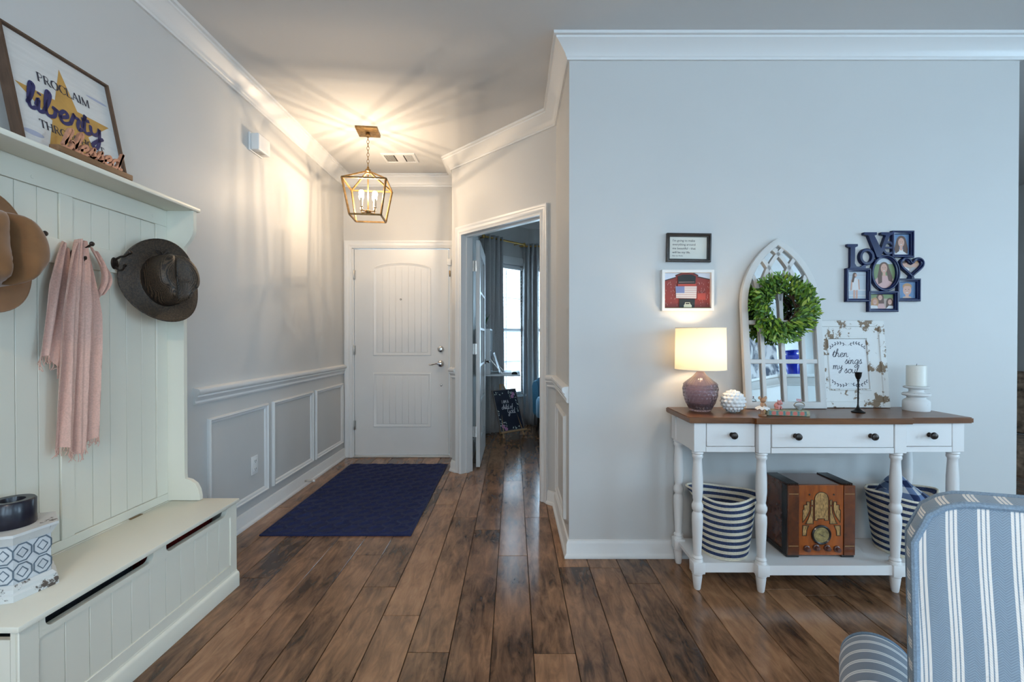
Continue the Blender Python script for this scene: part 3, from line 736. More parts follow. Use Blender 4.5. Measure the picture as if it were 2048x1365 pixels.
for y0 in (0.0, L - 0.018):
    e = obj('end_panel', prism(NB(), [(0.004, 0.002), (DX - 0.023, 0.002), (DX - 0.023, zt if y0 else zt - 0.022), (0.004, zt if y0 else zt - 0.022)], y0, y0 + 0.014, 'y'), CAB, HT)
obj('inner_back', B(0.001, 0.010, 0.014, L - 0.018, 0.01, 0.392), CAB, HT)
obj('inner_floor', B(0.010, DX - 0.023, 0.014, L - 0.018, 0.075, 0.085), CAB, HT)
obj('base_moulding', sweep(NB(), [(DX - 0.008, L - 0.004), (DX - 0.008, -0.001)], [(0, 0.001), (0.020, 0.001), (0.020, 0.060), (0.016, 0.068), (0.010, 0.072), (0.009, 0.078), (0, 0.078)], side=-1), CAB, HT)
lid = obj('lid', B(0.0275, DX + 0.010, -0.010, L + 0.004, 0.3925, 0.410, 0.004), CAB, HT)
obj('back_ledge', B(0.001, 0.0265, 0.0, L, 0.3925, 0.4115, 0.001, 1), CAB, HT)
for y in (0.200, 0.720): obj('lid_hinge', B(0.022, 0.034, y - 0.03, y + 0.03, 0.4102, 0.4125), BRASS, lid)
for z, y in ((1.70, 0.325), (1.705, 0.83)): obj('screw_cap', disc_y(NB(), 0, 0, 0, [(0.006, 0), (0.005, 0.001)], 14), CAB, HT, loc=(0.0202, y, z), rot=(0, 0, R(90)))
def hook(y):
    h = obj('coat_hook', lathe(NB(), [(0.0, 0.0), (0.016, 0.0), (0.014, 0.005), (0.0, 0.007)], 20, cap=False), IRON, HT, loc=(0.0272, y, 1.462), rot=(0, R(90), 0))
    h.scale = (1.5, 1, 1)
    bm = NB()
    tube(bm, smooth_pts([(-0.012, 0, 0.002), (-0.024, 0, 0.022), (-0.030, 0, 0.045), (-0.040, 0, 0.062)], 5), 0.0042, 8)
    lathe(bm, [(0.002, -0.004), (0.008, -0.002), (0.009, 0.002), (0.006, 0.006), (0.001, 0.007)], 12, (-0.043, 0, 0.064))
    tube(bm, smooth_pts([(0.012, 0, 0.002), (0.026, 0, 0.016), (0.026, 0, 0.032), (0.012, 0, 0.040)], 5), 0.0038, 8)
    lathe(bm, [(0.002, -0.004), (0.007, -0.002), (0.007, 0.003), (0.001, 0.005)], 12, (0.008, 0, 0.042))
    for v in bm.verts: v.co.x /= 1.5
    obj('prongs', bm, IRON, h)
for y in (0.130, 0.295, 0.460, 0.625, 0.790): hook(y)

# folded cloths kept inside the bench
def soft_box(x0, x1, y0, y1, z0, z1, seed, amp=0.008):
    rnd = random.Random(seed); bm = B(x0, x1, y0, y1, z0, z1, 0.02, 3)
    bmesh.ops.subdivide_edges(bm, edges=bm.edges[:], cuts=2, use_grid_fill=True)
    for v in bm.verts: v.co += Vector((rnd.uniform(-amp, amp), rnd.uniform(-amp, amp), rnd.uniform(-amp, amp * 0.3)))
    return bm
tag(obj('folded_blanket', soft_box(-1.585, -1.385, 1.25, 1.66, 0.09, 0.376, 3), mat('slate_cloth', (0.06, 0.075, 0.09), 0.9, noise=0.3, scale=50)), 'dark slate blanket inside the bench, seen through its front slot', 'blanket')
tag(obj('folded_blanket', soft_box(-1.585, -1.385, 1.70, 2.09, 0.09, 0.376, 4), mat('red_cloth', (0.26, 0.018, 0.015), 0.9, noise=0.4, scale=60)), 'dark red blanket inside the bench, seen through the far slot', 'blanket')

# ---- hats: lathe crowns about local z (z points away from the wall)
def hat(name, label, loc, rot, brim_r, crown_r, crown_h, m, band_m, pinch, flop, bow=False, seed=1):
    t = thing(name, label, 'hat', loc, rot)
    segs = 64
    def brimz(a, r):
        k = max(0, (r - crown_r) / (brim_r - crown_r)); return flop(a) * k * k
    bm = NB(); prof = [(brim_r, 0.0), (brim_r * 0.9, 0), (brim_r * 0.8, 0), (brim_r * 0.7, 0), (crown_r * 1.03, 0.002)]
    prof = prof + [(crown_r * 1.0, 0.004)]
    def f1(a, r, z): return (r * (1 + 0.06 * math.cos(2 * a)), z + brimz(a, r))
    lathe(bm, prof, segs, fn=f1, cap=False)
    lathe(bm, [(r, z - 0.004) for r, z in prof], segs, fn=f1, cap=False)
    brim = obj('brim', bm, m, t, 60)
    tube_pts = [(f1(a, brim_r, 0)[0] * math.cos(a), f1(a, brim_r, 0)[0] * math.sin(a), f1(a, brim_r, -0.002)[1]) for a in [2 * PI * i / segs for i in range(segs)]]
    obj('brim_edge', tube(NB(), tube_pts, 0.0028, 6, closed=True), m, brim)
    bm = NB()
    cp = [(1.0, 0.0), (0.99, 0.25), (0.975, 0.5), (0.955, 0.72), (0.92, 0.86), (0.86, 0.95), (0.77, 0.995), (0.65, 1.01), (0.5, 1.0), (0.35, 0.99), (0.2, 0.985), (0.01, 0.98)]
    def f2(a, r, z):
        s = z / crown_h
        rr = r * (1 + 0.10 * math.cos(2 * a) * (1 - 0.2 * s))
        x, y = rr * math.cos(a), rr * math.sin(a)
        # crease along the top and pinches at the front
        zz = z
        if s > 0.5: zz -= pinch[0] * math.exp(-(y / (crown_r * 0.19)) ** 2) * min(1, (s - 0.5) * 2.4) * (0.8 + 0.2 * x / crown_r)
        k = pinch[1] * max(0, s - 0.2)
        rr *= 1 - k * math.exp(-((abs((a + PI) % (2 * PI) - PI) - 0.75) / 0.28) ** 2)
        return rr, zz
    lathe(bm, [(crown_r * r, crown_h * z) for r, z in cp], segs, fn=f2, cap=False)
    obj('crown', bm, m, t, 70)
    bm = NB()
    lathe(bm, [(crown_r * 1.012, 0.006), (crown_r * 1.010, 0.006 + (0.012 if bow else 0.004))], segs, fn=lambda a, r, z: (r * (1 + 0.10 * math.cos(2 * a)), z), cap=False)
    band = obj('hat_band', bm, band_m, t, 60)
    if bow:
        bm = NB(); cx = -crown_r * 1.14
        for s in (-1, 1):
            tube(bm, smooth_pts([(cx, 0.0, 0.014), (cx - 0.012, s * 0.012, 0.020), (cx - 0.018, s * 0.026, 0.012), (cx - 0.006, s * 0.016, 0.010), (cx, 0, 0.012)], 4), 0.0028, 6)
            tube(bm, smooth_pts([(cx, 0, 0.014), (cx - 0.016, s * 0.010 + 0.008, 0.010), (cx - 0.034, s * 0.014 + 0.014, 0.006)], 4), 0.0026, 6)
        obj('bow', bm, band_m, band)
    return t
def felt_mat():
    return mat('tan_felt', (0.21, 0.092, 0.029), 0.85, noise=0.10, scale=25, bump=0.08, sheen=0.4)
def straw_mat(name, dark, light):
    m, nt, b = principled(name)
    tc = N(nt, 'ShaderNodeTexCoord'); sp = N(nt, 'ShaderNodeSeparateXYZ'); nt.links.new(tc.outputs['Object'], sp.inputs[0])
    ln = N(nt, 'ShaderNodeVectorMath', operation='LENGTH'); nt.links.new(tc.outputs['Object'], ln.inputs[0])
    m1 = N(nt, 'ShaderNodeMath', operation='MULTIPLY'); m1.inputs[1].default_value = 1700; nt.links.new(ln.outputs['Value'], m1.inputs[0])
    s1 = N(nt, 'ShaderNodeMath', operation='SINE'); nt.links.new(m1.outputs[0], s1.inputs[0])
    nz = N(nt, 'ShaderNodeTexNoise'); nz.inputs['Scale'].default_value = 160; nt.links.new(tc.outputs['Object'], nz.inputs['Vector'])
    mm = N(nt, 'ShaderNodeMath', operation='MULTIPLY_ADD'); mm.inputs[1].default_value = 0.22; nt.links.new(s1.outputs[0], mm.inputs[0]); nt.links.new(nz.outputs['Fac'], mm.inputs[2])
    rp = N(nt, 'ShaderNodeValToRGB'); rp.color_ramp.elements[0].position = 0.3; rp.color_ramp.elements[1].position = 0.75
    rp.color_ramp.elements[0].color = (*dark, 1); rp.color_ramp.elements[1].color = (*light, 1)
    nt.links.new(mm.outputs[0], rp.inputs[0]); nt.links.new(rp.outputs[0], b.inputs['Base Color'])
    bp = N(nt, 'ShaderNodeBump'); bp.inputs['Strength'].default_value = 0.5; bp.inputs['Distance'].default_value = 0.002
    nt.links.new(mm.outputs[0], bp.inputs['Height']); nt.links.new(bp.outputs[0], b.inputs['Normal'])
    b.inputs['Roughness'].default_value = 0.52
    return m
hat('felt_hat', 'tan felt hat with a creased crown hanging on the hall tree', (-1.508, 1.286, 1.414), (0, R(85), R(1)), 0.168, 0.100, 0.126,
    felt_mat(), mat('tan_band', (0.22, 0.095, 0.03), 0.8), (0.075, 0.10), lambda a: 0.018 * math.cos(2 * a))
hat('straw_hat', 'dark brown woven straw hat with thin cord bow', (-1.508, 1.962, 1.408), (R(0), R(82), R(-20)), 0.168, 0.099, 0.120,
    straw_mat('brown_straw', (0.008, 0.005, 0.003), (0.085, 0.054, 0.031)), mat('brown_cord', (0.03, 0.022, 0.018), 0.6), (0.040, 0.22), lambda a: 0.022 * math.cos(2 * a) + 0.004, bow=True)

# ---- pink scarf: pleated cloth hung over the middle hook
PINK = mat('pink_gauze', (0.70, 0.43, 0.345), 0.95, noise=0.10, scale=180, bump=0.5, sheen=0.3)
scarf = thing('scarf', 'dusty pink gauze scarf with frayed ends hanging on a hook', 'scarf', (-1.590, 1.655, 0.70))
def cloth_strip(y_of, z_top, z_bot, x_of, n=26, rows=40):
    bm = NB(); g = []
    for r_ in range(rows + 1):
        s = r_ / rows; row = []
        for c in range(n + 1):
            q = c / n
            row.append(bm.verts.new((x_of(q, s), y_of(q, s), z_top(q) + (z_bot(q) - z_top(q)) * s)))
        g.append(row)
    for r_ in range(rows):
        for c in range(n): bm.faces.new((g[r_][c], g[r_][c + 1], g[r_ + 1][c + 1], g[r_ + 1][c]))
    return bm
def widen(s): return 0.30 + 0.70 * min(1, s / 0.35) ** 0.7
def fringe(parent, y_of, x_of, z_bot, n=46, seed=5):
    rnd = random.Random(seed); bm = NB()
    for k in range(n):
        q = (k + 0.5) / n; y = y_of(q, 1.0); x = x_of(q, 1.0); z = z_bot(q) + 0.002
        l = rnd.uniform(0.015, 0.034)
        tube(bm, [(x, y, z), (x + rnd.uniform(-0.004, 0.004), y + rnd.uniform(-0.006, 0.006), z - l * 0.6), (x + rnd.uniform(-0.006, 0.006), y + rnd.uniform(-0.009, 0.009), z - l)], 0.0011, 4)
    tag(obj('fringe', bm, PINK, parent), kind='stuff')
# back fall (shorter), front fall (longer), side loop
def yb(q, s): return -0.055 + (q - 0.5) * (0.085 * widen(s)) - 0.055 * s
def xb(q, s): return 0.016 + 0.007 * math.sin(q * 17 + s * 2) + 0.004 * s
zb_t = lambda q: 0.792 + 0.012 * math.sin(q * 6); zb_b = lambda q: 0.375 + 0.03 * math.sin(q * 5)
o = obj('back_fall', cloth_strip(yb, zb_t, zb_b, xb), PINK, scarf, 80); fringe(o, yb, xb, zb_b, 30, 5)
def yf(q, s): return -0.022 + (q - 0.5) * (0.150 * widen(s)) - 0.012 * s
def xf(q, s): return 0.040 + 0.013 * math.sin(q * 19 + s * 3) * (0.6 + 0.4 * s) + 0.006 * math.sin(q * 43 + 5 * s) - 0.006 * s
zf_t = lambda q: 0.800 + 0.020 * math.sin(q * PI); zf_b = lambda q: 0.060 + 0.05 * abs(q - 0.45) + 0.012 * math.sin(q * 9)
o = obj('front_fall', cloth_strip(yf, zf_t, zf_b, xf, 40, 60), PINK, scarf, 80); fringe(o, yf, xf, zf_b, 64, 6)
def yl(q, s): return 0.035 + 0.050 * math.sin(s * PI * 0.9) + (q - 0.5) * 0.040
def xl(q, s): return 0.034 + 0.009 * math.sin(q * 11 + s * 4)
obj('side_loop', cloth_strip(yl, lambda q: 0.800 - 0.02 * q, lambda q: 0.600 + 0.03 * q, xl, 16, 30), PINK, scarf, 80)

# ---- framed star sign leaning on the shelf
SIGNW = wood('rustic_frame', (0.045, 0.022, 0.012), (0.15, 0.085, 0.05), rough=0.7, scale=8, stretch=(10, 10, 1.5))
CREAM = mat('washed_board', (0.66, 0.65, 0.63), 0.7, noise=0.05, scale=14, stretch=(1, 1, 6))
GOLD = mat('gold_star', (0.52, 0.29, 0.07), 0.6, noise=0.12, scale=16)
NAVYP = mat('navy_print', (0.018, 0.020, 0.11), 0.6)
INK = mat('ink_print', (0.03, 0.03, 0.05), 0.6)
BLUEW = mat('blue_wash', (0.40, 0.43, 0.55), 0.7)
st = thing('framed_sign', 'square white sign with gold star and navy word liberty', 'sign', (-1.555, 1.848, 1.7780), (R(-11.5), 0, R(90)))
# local: x runs towards the viewer's left along -y, so build mirrored: x from -0.395 to 0, front face at -y
SW, SH = 0.395, 0.416
def sx(x): return x - SW
bm = NB(); ring(bm, rect(-SW, 0, 0, SH), [(0, 0), (0, 0.036), (0.008, 0.036), (0.008, 0)], base=0.036); obj('frame', bm, SIGNW, st)
brd = obj('board', B(-SW + 0.008, -0.008, 0.012, 0.030, 0.008, SH - 0.008), CREAM, st)
bm = NB(); cx, cz, ro, ri = -SW * 0.51, 0.168, 0.196, 0.076
star = []
for k in range(10):
    a = R(90 + 36 * k); r_ = ro if k % 2 == 0 else ri; star.append((cx + r_ * math.cos(a) * 0.92, cz + r_ * math.sin(a)))
flat(bm, star, 0.0115); obj('star', bm, GOLD, brd)
for wd_, zz_, sz_ in (('PROCLAIM', 0.272, 0.030), ('THROUGHOUT', 0.100, 0.027), ('THE', 0.067, 0.026), ('LAND', 0.034, 0.026)):
    bm = NB(); serif(bm, wd_, cx + 0.005, zz_, sz_, sz_ * 0.18, 0.0108, center=True); obj('lettering', bm, INK, brd)
bm = NB(); script(bm, 'liberty', cx - 0.010, 0.156, 0.046, 0.0130, 0.0100, 0.0100, center=True, stretch=1.15); obj('script_word', bm, NAVYP, brd)
obj('brush_mark', flat(NB(), ellipse(-0.062, 0.322, 0.044, 0.005), 0.0115), BLUEW, brd); obj('brush_mark', flat(NB(), ellipse(-0.345, 0.066, 0.034, 0.009), 0.0115), BLUEW, brd)

# ---- copper 'blessed' word on a wood block
COPPER = mat('copper_wood', (0.62, 0.30, 0.19), 0.4, 0.35, noise=0.15, scale=90)
bl = thing('word_block', 'copper script word blessed on a small wooden block', 'sign', (-1.487, 1.765, 1.7705), (0, 0, R(90)))
obj('block', B(-0.290, 0, -0.016, 0.016, 0, 0.022, 0.003), wood('block_wood', (0.16, 0.075, 0.03), (0.32, 0.17, 0.08), rough=0.6, scale=7, stretch=(1.5, 10, 10)), bl)
bm = NB(); script(bm, 'blessed', -0.262, 0.026, 0.034, 0.0088, -0.006, 0.006, stretch=1.12, slant=0.25); obj('script_word', bm, COPPER, bl, 30)

# ---- tiled hexagonal candle holder on the bench
CHW = chippy('worn_white', (0.66, 0.66, 0.64), (0.10, 0.075, 0.06), 0.60, 14, edge=0.03)
TILE = mat('tile_white', (0.60, 0.62, 0.64), 0.6, noise=0.10, scale=30)
TLINE = mat('tile_line', (0.13, 0.17, 0.21), 0.6)
ch = thing('candle_holder', 'worn white hexagonal candle holder with blue-grey lattice tile print', 'candle holder', (-1.505, 1.361, 0.4105), (0, 0, R(19)))
def hexp(r, rot=0): return [(r * math.cos(R(60 * k + rot)), r * math.sin(R(60 * k + rot))) for k in range(6)]
def hex_lathe(prof):
    return lathe(NB(), prof, 6)
hb = obj('foot', hex_lathe([(0.110, 0), (0.110, 0.018), (0.105, 0.024), (0.105, 0.034), (0.095, 0.044)]), CHW, ch, 20)
bdy = obj('body', hex_lathe([(0.092, 0.044), (0.092, 0.158)]), TILE, ch, 20)
obj('collar', hex_lathe([(0.094, 0.158), (0.099, 0.166), (0.104, 0.174), (0.111, 0.184), (0.111, 0.192)]), CHW, ch, 20)
# lattice: octagon rings and squares on every face
fw = 0.092; ap = fw * math.cos(PI / 6)
for k in range(6):
    bm = NB(); aa = R(60 * k + 30)
    for cxx in (-0.0245, 0.0245):
        for czz in (0.0725, 0.1295):
            o8 = [(cxx + 0.0235 * math.cos(R(45 * i + 22.5)), czz + 0.027 * math.sin(R(45 * i + 22.5))) for i in range(9)]
            ribbon(bm, o8, 0.0042, 0, 0, taper=False)
            o8 = [(cxx + 0.013 * math.cos(R(90 * i)), czz + 0.015 * math.sin(R(90 * i))) for i in range(5)]
            ribbon(bm, o8, 0.0036, 0, 0, taper=False)
    bmesh.ops.transform(bm, matrix=Matrix.Rotation(aa + PI / 2, 4, 'Z') @ Matrix.Translation((0, -(ap + 0.0008), 0)), verts=bm.verts[:])
    obj('tile_print', bm, TLINE, bdy)
NAVYW = mat('navy_wax', (0.006, 0.006, 0.016), 0.35, coat=0.2)
t = tag(obj('pillar_candle', lathe(NB(), [(0.0, 0), (0.052, 0.0), (0.054, 0.004), (0.054, 0.072), (0.050, 0.077), (0.030, 0.076), (0.026, 0.060), (0.0, 0.058)], 36, cap=False), NAVYW, loc=(-1.505, 1.361, 0.6030)), 'dark navy pillar candle standing on the tiled holder', 'candle')

# ================================================================== hall fittings
# door chime box on the left wall
c = thing('door_chime', 'small white wall box high on the left hall wall', 'chime box', (XL + 0.0005, 2.836, 2.335))
obj('back_plate', B(0, 0.012, 0.0, 0.146, 0, 0.113, 0.003), WHITEP, c)
obj('cover', B(0.012, 0.064, 0.004, 0.142, 0.004, 0.109, 0.008, 3), WHITEP, c)
bm = NB()
for k in range(4): box(bm, 0.02, 0.056, 0.045 + k * 0.014, 0.052 + k * 0.014, 0.0032, 0.0042)
obj('grille', bm, NICKEL, c)
# outlet
c = thing('wall_outlet', 'white duplex outlet inside the nearest wall panel', 'outlet', (XL + 0.0005, 2.888, 0.298))
obj('plate', B(0, 0.006, -0.035, 0.035, 0, 0.116, 0.003), WHITEP, c)
for z in (0.033, 0.083):
    f = obj('socket', B(0.006, 0.009, -0.017, 0.017, z - 0.014, z + 0.014, 0.002), WHITEP, c)
    bm = NB(); box(bm, 0.0088, 0.0095, -0.008, -0.005, z - 0.004, z + 0.007); box(bm, 0.0088, 0.0095, 0.005, 0.008, z - 0.004, z + 0.007); box(bm, 0.0088, 0.0095, -0.002, 0.002, z - 0.011, z - 0.007)
    obj('slot', bm, DARK, f)
# spring door stop
c = thing('door_stop', 'small metal door stop screwed to the baseboard', 'door stop', (XL + 0.0155, 3.55, 0.045))
hel = [(0.004 + 0.066 * i / 120, 0.006 * math.cos(i * 0.62), 0.006 * math.sin(i * 0.62)) for i in range(121)]
obj('spring', tube(NB(), hel, 0.0016, 5), NICKEL, c)
obj('rubber_tip', lathe(NB(), [(0.009, 0), (0.009, 0.010), (0.006, 0.013)], 14), WHITEP, c, loc=(0.069, 0, 0), rot=(0, R(90), 0))

# ---- navy rug with raised linked rings
RUGM = mat('navy_rug', (0.008, 0.015, 0.072), 0.95, noise=0.35, scale=220, bump=0.6, sheen=0.05)
rug = thing('rug', 'navy blue rug with raised ring pattern before the front door', 'rug', (-1.0475, 3.41, 0.0005))
bm = NB(); nx, ny = 128, 216; RW, RL = 0.885, 1.49
g = []
def rug_h(x, y):
    p = 0.1475; h = 0.0
    for ox in (0, 0.5):
        u = ((x / p + ox) % 1) - 0.5; v = ((y / (p * 0.84) + ox) % 1) - 0.5
        d = math.hypot(u, v * 0.9); h = max(h, math.exp(-((d - 0.36) / 0.055) ** 2))
    return 0.006 + 0.012 * h
for i in range(nx + 1):
    row = []
    for j in range(ny + 1):
        x = -RW / 2 + RW * i / nx; y = -RL / 2 + RL * j / ny
        e = min(RW / 2 - abs(x), RL / 2 - abs(y)); z = rug_h(x, y) if e > 0.012 else 0.007
        if e < 0.002: z = 0.001
        row.append(bm.verts.new((x, y, z)))
    g.append(row)
for i in range(nx):
    for j in range(ny): bm.faces.new((g[i][j], g[i + 1][j], g[i + 1][j + 1], g[i][j + 1]))
obj('pile', bm, RUGM, rug, 180)
bm = NB(); ring(bm, rect(-RW / 2 - 0.003, RW / 2 + 0.003, -RL / 2 - 0.003, RL / 2 + 0.003), [(0, 0), (0, 0.007), (0.004, 0.010), (0.012, 0.010), (0.014, 0)], axis='z', sign=1)
obj('bound_edge', bm, RUGM, rug)

# ---- ceiling vent
c = thing('ceiling_vent', 'white ceiling air vent beyond the lantern', 'vent', (-0.985, 3.965, H - 0.0005))
bm = NB(); ring(bm, rect(-0.145, 0.145, -0.10, 0.10), [(0, 0), (0.003, 0.008), (0.022, 0.010), (0.024, 0)], axis='z', sign=-1); obj('frame', bm, TRIM, c)
obj('backing', B(-0.122, 0.122, -0.077, 0.077, -0.003, -0.001), mat('vent_dark', (0.10, 0.085, 0.075), 0.8), c)
obj('centre_plate', B(-0.030, 0.040, -0.077, 0.077, -0.010, -0.003, 0.001, 1), TRIM, c)
for k in range(7):
    for x0 in (-0.118, 0.048):
        obj('slat', bar(NB(), (x0 + 0.006 + k * 0.0105, -0.077, -0.006), (x0 + 0.006 + k * 0.0105, 0.077, -0.006), 0.0075, up=(0.6 if x0 < 0 else -0.6, 0, 1), w2=0.0012), TRIM, c)

# ---- lantern pendant
PX, PY = -1.10, 3.45
pd = thing('lantern_pendant', 'open brass cage lantern hanging from the hall ceiling', 'pendant light', (PX, PY, 2.07), (0, 0, R(7)))
cp_ = obj('ceiling_plate', B(-0.080, 0.080, -0.080, 0.080, H - 2.07 - 0.016, H - 2.07 - 0.0005, 0.003), BRASS, pd)
obj('plate_hub', lathe(NB(), [(0.016, -0.03), (0.022, -0.022), (0.016, -0.012), (0.012, 0)], 18, (0, 0, H - 2.07 - 0.016)), BRASS, cp_)
# chain
ztop, zbot = H - 2.07 - 0.046, 0.392
nl = 9; ll = (ztop - zbot) / nl
for k in range(nl):
    zc = zbot + ll * (k + 0.5); pts = []
    for i in range(16):
        a = 2 * PI * i / 16; u = 0.0085 * math.cos(a); v = (ll * 0.5 + 0.003) * math.sin(a)
        pts.append((u, 0, zc + v) if k % 2 else (0, u, zc + v))
    obj('chain_link', tube(NB(), pts, 0.0018, 6, closed=True), BRASS, pd)
obj('top_hub', lathe(NB(), [(0.004, 0.392), (0.008, 0.385), (0.010, 0.372), (0.020, 0.366), (0.020, 0.352), (0.012, 0.345), (0.016, 0.335), (0.006, 0.330)], 18), BRASS, pd)
s1, s0 = 0.155, 0.1125; z1, z0 = 0.253, 0.0
cor = [(-1, -1), (1, -1), (1, 1), (-1, 1)]
cage = NB()
for k in range(4):
    a, b = cor[k], cor[(k + 1) % 4]
    bar(cage, (a[0] * s1, a[1] * s1, z1), (b[0] * s1, b[1] * s1, z1), 0.0115)
    bar(cage, (a[0] * s0, a[1] * s0, z0), (b[0] * s0, b[1] * s0, z0), 0.0115)
    bar(cage, (a[0] * s0, a[1] * s0, z0), (a[0] * s1, a[1] * s1, z1), 0.0115)
    bar(cage, (a[0] * s1, a[1] * s1, z1), (a[0] * 0.012, a[1] * 0.012, 0.350), 0.0105)
obj('cage', cage, BRASS, pd)
stem = obj('stem', tube(NB(), [(0, 0, 0.340), (0, 0, 0.042)], 0.005, 10), BRASS, pd)
obj('lower_hub', lathe(NB(), [(0.004, 0.034), (0.018, 0.038), (0.022, 0.046), (0.022, 0.056), (0.010, 0.062)], 20), BRASS, stem)
FIL = mat('filament', (1, 0.9, 0.75), 0.4, emit=(1.0, 0.76, 0.52), es=60.0)
BULB = bpy.data.materials.new('glowing_bulb_glass'); BULB.use_nodes = True; nt = BULB.node_tree; nt.nodes.clear()
bo = N(nt, 'ShaderNodeOutputMaterial'); bmx = N(nt, 'ShaderNodeMixShader'); bt = N(nt, 'ShaderNodeBsdfTransparent'); be = N(nt, 'ShaderNodeEmission')
be.inputs['Color'].default_value = (1.0, 0.82, 0.60, 1); be.inputs['Strength'].default_value = 9.0; bmx.inputs[0].default_value = 0.28
nt.links.new(bt.outputs[0], bmx.inputs[1]); nt.links.new(be.outputs[0], bmx.inputs[2]); nt.links.new(bmx.outputs[0], bo.inputs[0])
for m_ in (FIL, BULB): m_.cycles.emission_sampling = 'NONE'
for k in range(4):
    a = R(45 + 90 * k + 12); rx, ry = 0.068 * math.cos(a), 0.068 * math.sin(a)
    obj('arm', tube(NB(), smooth_pts([(0.012 * math.cos(a), 0.012 * math.sin(a), 0.050), (rx * 0.7, ry * 0.7, 0.047), (rx * 0.96, ry * 0.96, 0.052), (rx, ry, 0.072)], 4), 0.004, 8), BRASS, stem)
    sl = obj('candle_sleeve', lathe(NB(), [(0.012, 0.070), (0.013, 0.074), (0.0105, 0.076), (0.0105, 0.135), (0.008, 0.137)], 16, (rx, ry, 0)), mat('cream_sleeve', (0.70, 0.62, 0.50), 0.5), stem)
    gb = obj('bulb', lathe(NB(), [(0.006, 0.137), (0.011, 0.146), (0.017, 0.157), (0.021, 0.170), (0.019, 0.184), (0.011, 0.193), (0.001, 0.196)], 18, (rx, ry, 0)), BULB, sl)
    obj('filament', lathe(NB(), [(0.001, 0.156), (0.0042, 0.158), (0.0042, 0.180), (0.001, 0.182)], 10, (rx, ry, 0)), FIL, sl)
    ld = bpy.data.lights.new('bulb_light', 'POINT'); ld.energy = 6.8; ld.color = (1.0, 0.76, 0.52); ld.shadow_soft_size = 0.004
    lo_ = bpy.data.objects.new('bulb_light', ld); COL.objects.link(lo_); lo_.parent = sl; lo_.location = (rx, ry, 0.188)
# unseen warm lamp added to fill the hall and bench, above and behind the camera
cl = thing('added_fill_light', 'added round warm fill lamp on the living room ceiling, out of view', 'fill light', (-0.30, -1.30, H - 0.0005))
obj('rim', lathe(NB(), [(0.001, 0), (0.175, 0), (0.175, -0.03), (0.160, -0.034), (0.001, -0.034)], 40, cap=False), NICKEL, cl)
obj('diffuser', lathe(NB(), [(0.158, -0.0345), (0.150, -0.055), (0.11, -0.075), (0.05, -0.085), (0.001, -0.087)], 40, cap=False), mat('fill_diffuser_lit', (0.9, 0.85, 0.75), 0.5, emit=(1.0, 0.80, 0.60), es=100.0), cl)

# ================================================================== console table
ct = thing('console_table', 'white breakfront console table with brown wood top and turned legs', 'console table', (1.4415, 2.22, 0))
# local x: -0.6435..0.6435, y: front -0.16 (centre -0.185), back 0.16
xb_, xc = 0.6435, 0.353
top = [(-xb_, 0.158), (-xb_, -0.160), (-xc - 0.008, -0.160), (-xc, -0.168), (-xc, -0.186), (xc, -0.186), (xc, -0.168), (xc + 0.008, -0.160), (xb_, -0.160), (xb_, 0.158)]
bm = prism(NB(), top, 0.776, 0.803)
es = [e for e in bm.edges if abs(e.verts[0].co.z - e.verts[1].co.z) < 1e-6]
bmesh.ops.bevel(bm, geom=es, offset=0.004, segments=2, affect='EDGES')
obj('tabletop', bm, WALNUT, ct)
ap = NB()
yf1, yf2 = -0.145, -0.168         # apron faces: side bays, centre bay
fr_out = [(-0.618, 0.150), (-0.618, yf1), (-0.338, yf1), (-0.338, yf2), (0.338, yf2), (0.338, yf1), (0.618, yf1), (0.618, 0.150)]
prism(ap, [(-0.612, 0.148), (-0.612, yf1 + 0.012), (-0.33, yf1 + 0.012), (-0.33, yf2 + 0.012), (0.33, yf2 + 0.012), (0.33, yf1 + 0.012), (0.612, yf1 + 0.012), (0.612, 0.148)], 0.642, 0.776)
apron = obj('apron', ap, TABLEW, ct)
def rail_b(x0, x1, y, z0, z1): obj('apron_rail', B(x0, x1, y, y + 0.012, z0, z1, 0.001, 1), TABLEW, apron)
rail_b(-0.562, -0.338, yf1, 0.642, 0.667); rail_b(0.338, 0.562, yf1, 0.642, 0.667); rail_b(-0.277, 0.277, yf2, 0.642, 0.667)
def drawer(x0, x1, y, knobs):
    d = obj('drawer', B(x0 + 0.002, x1 - 0.002, y - 0.001, y + 0.012, 0.669, 0.775, 0.002, 1), TABLEW, ct)
    for kx in knobs:
        obj('knob', disc_y(NB(), kx, y - 0.001, 0.722, [(0.011, 0), (0.010, 0.003), (0.006, 0.006), (0.006, 0.014), (0.014, 0.019), (0.0165, 0.025), (0.014, 0.031), (0.006, 0.034), (0.001, 0.0345)], 20), IRON, d)
drawer(-0.562, -0.338, yf1, [-0.445]); drawer(-0.277, 0.277, yf2, [-0.170, 0.170]); drawer(0.338, 0.562, yf1, [0.455])
LEGP = [(0.023, 0.642), (0.026, 0.638), (0.026, 0.632), (0.022, 0.628), (0.024, 0.622), (0.024, 0.614), (0.019, 0.606), (0.0195, 0.590), (0.0235, 0.52), (0.024, 0.46), (0.0205, 0.420), (0.018, 0.410),
        (0.020, 0.404), (0.025, 0.392), (0.0255, 0.382), (0.023, 0.370), (0.018, 0.362), (0.020, 0.356), (0.024, 0.348), (0.0245, 0.32), (0.022, 0.26), (0.018, 0.175), (0.0175, 0.160), (0.022, 0.156), (0.024, 0.150), (0.021, 0.144), (0.024, 0.138), (0.024, 0.132)]
FOOTP = [(0.024, 0.080), (0.0245, 0.073), (0.021, 0.069), (0.022, 0.062), (0.0155, 0.006), (0.013, 0.0005)]
lp = [(-0.590, yf1 + 0.027), (-0.3075, yf2 + 0.027), (0.3075, yf2 + 0.027), (0.590, yf1 + 0.027), (-0.590, 0.124), (0.590, 0.124)]
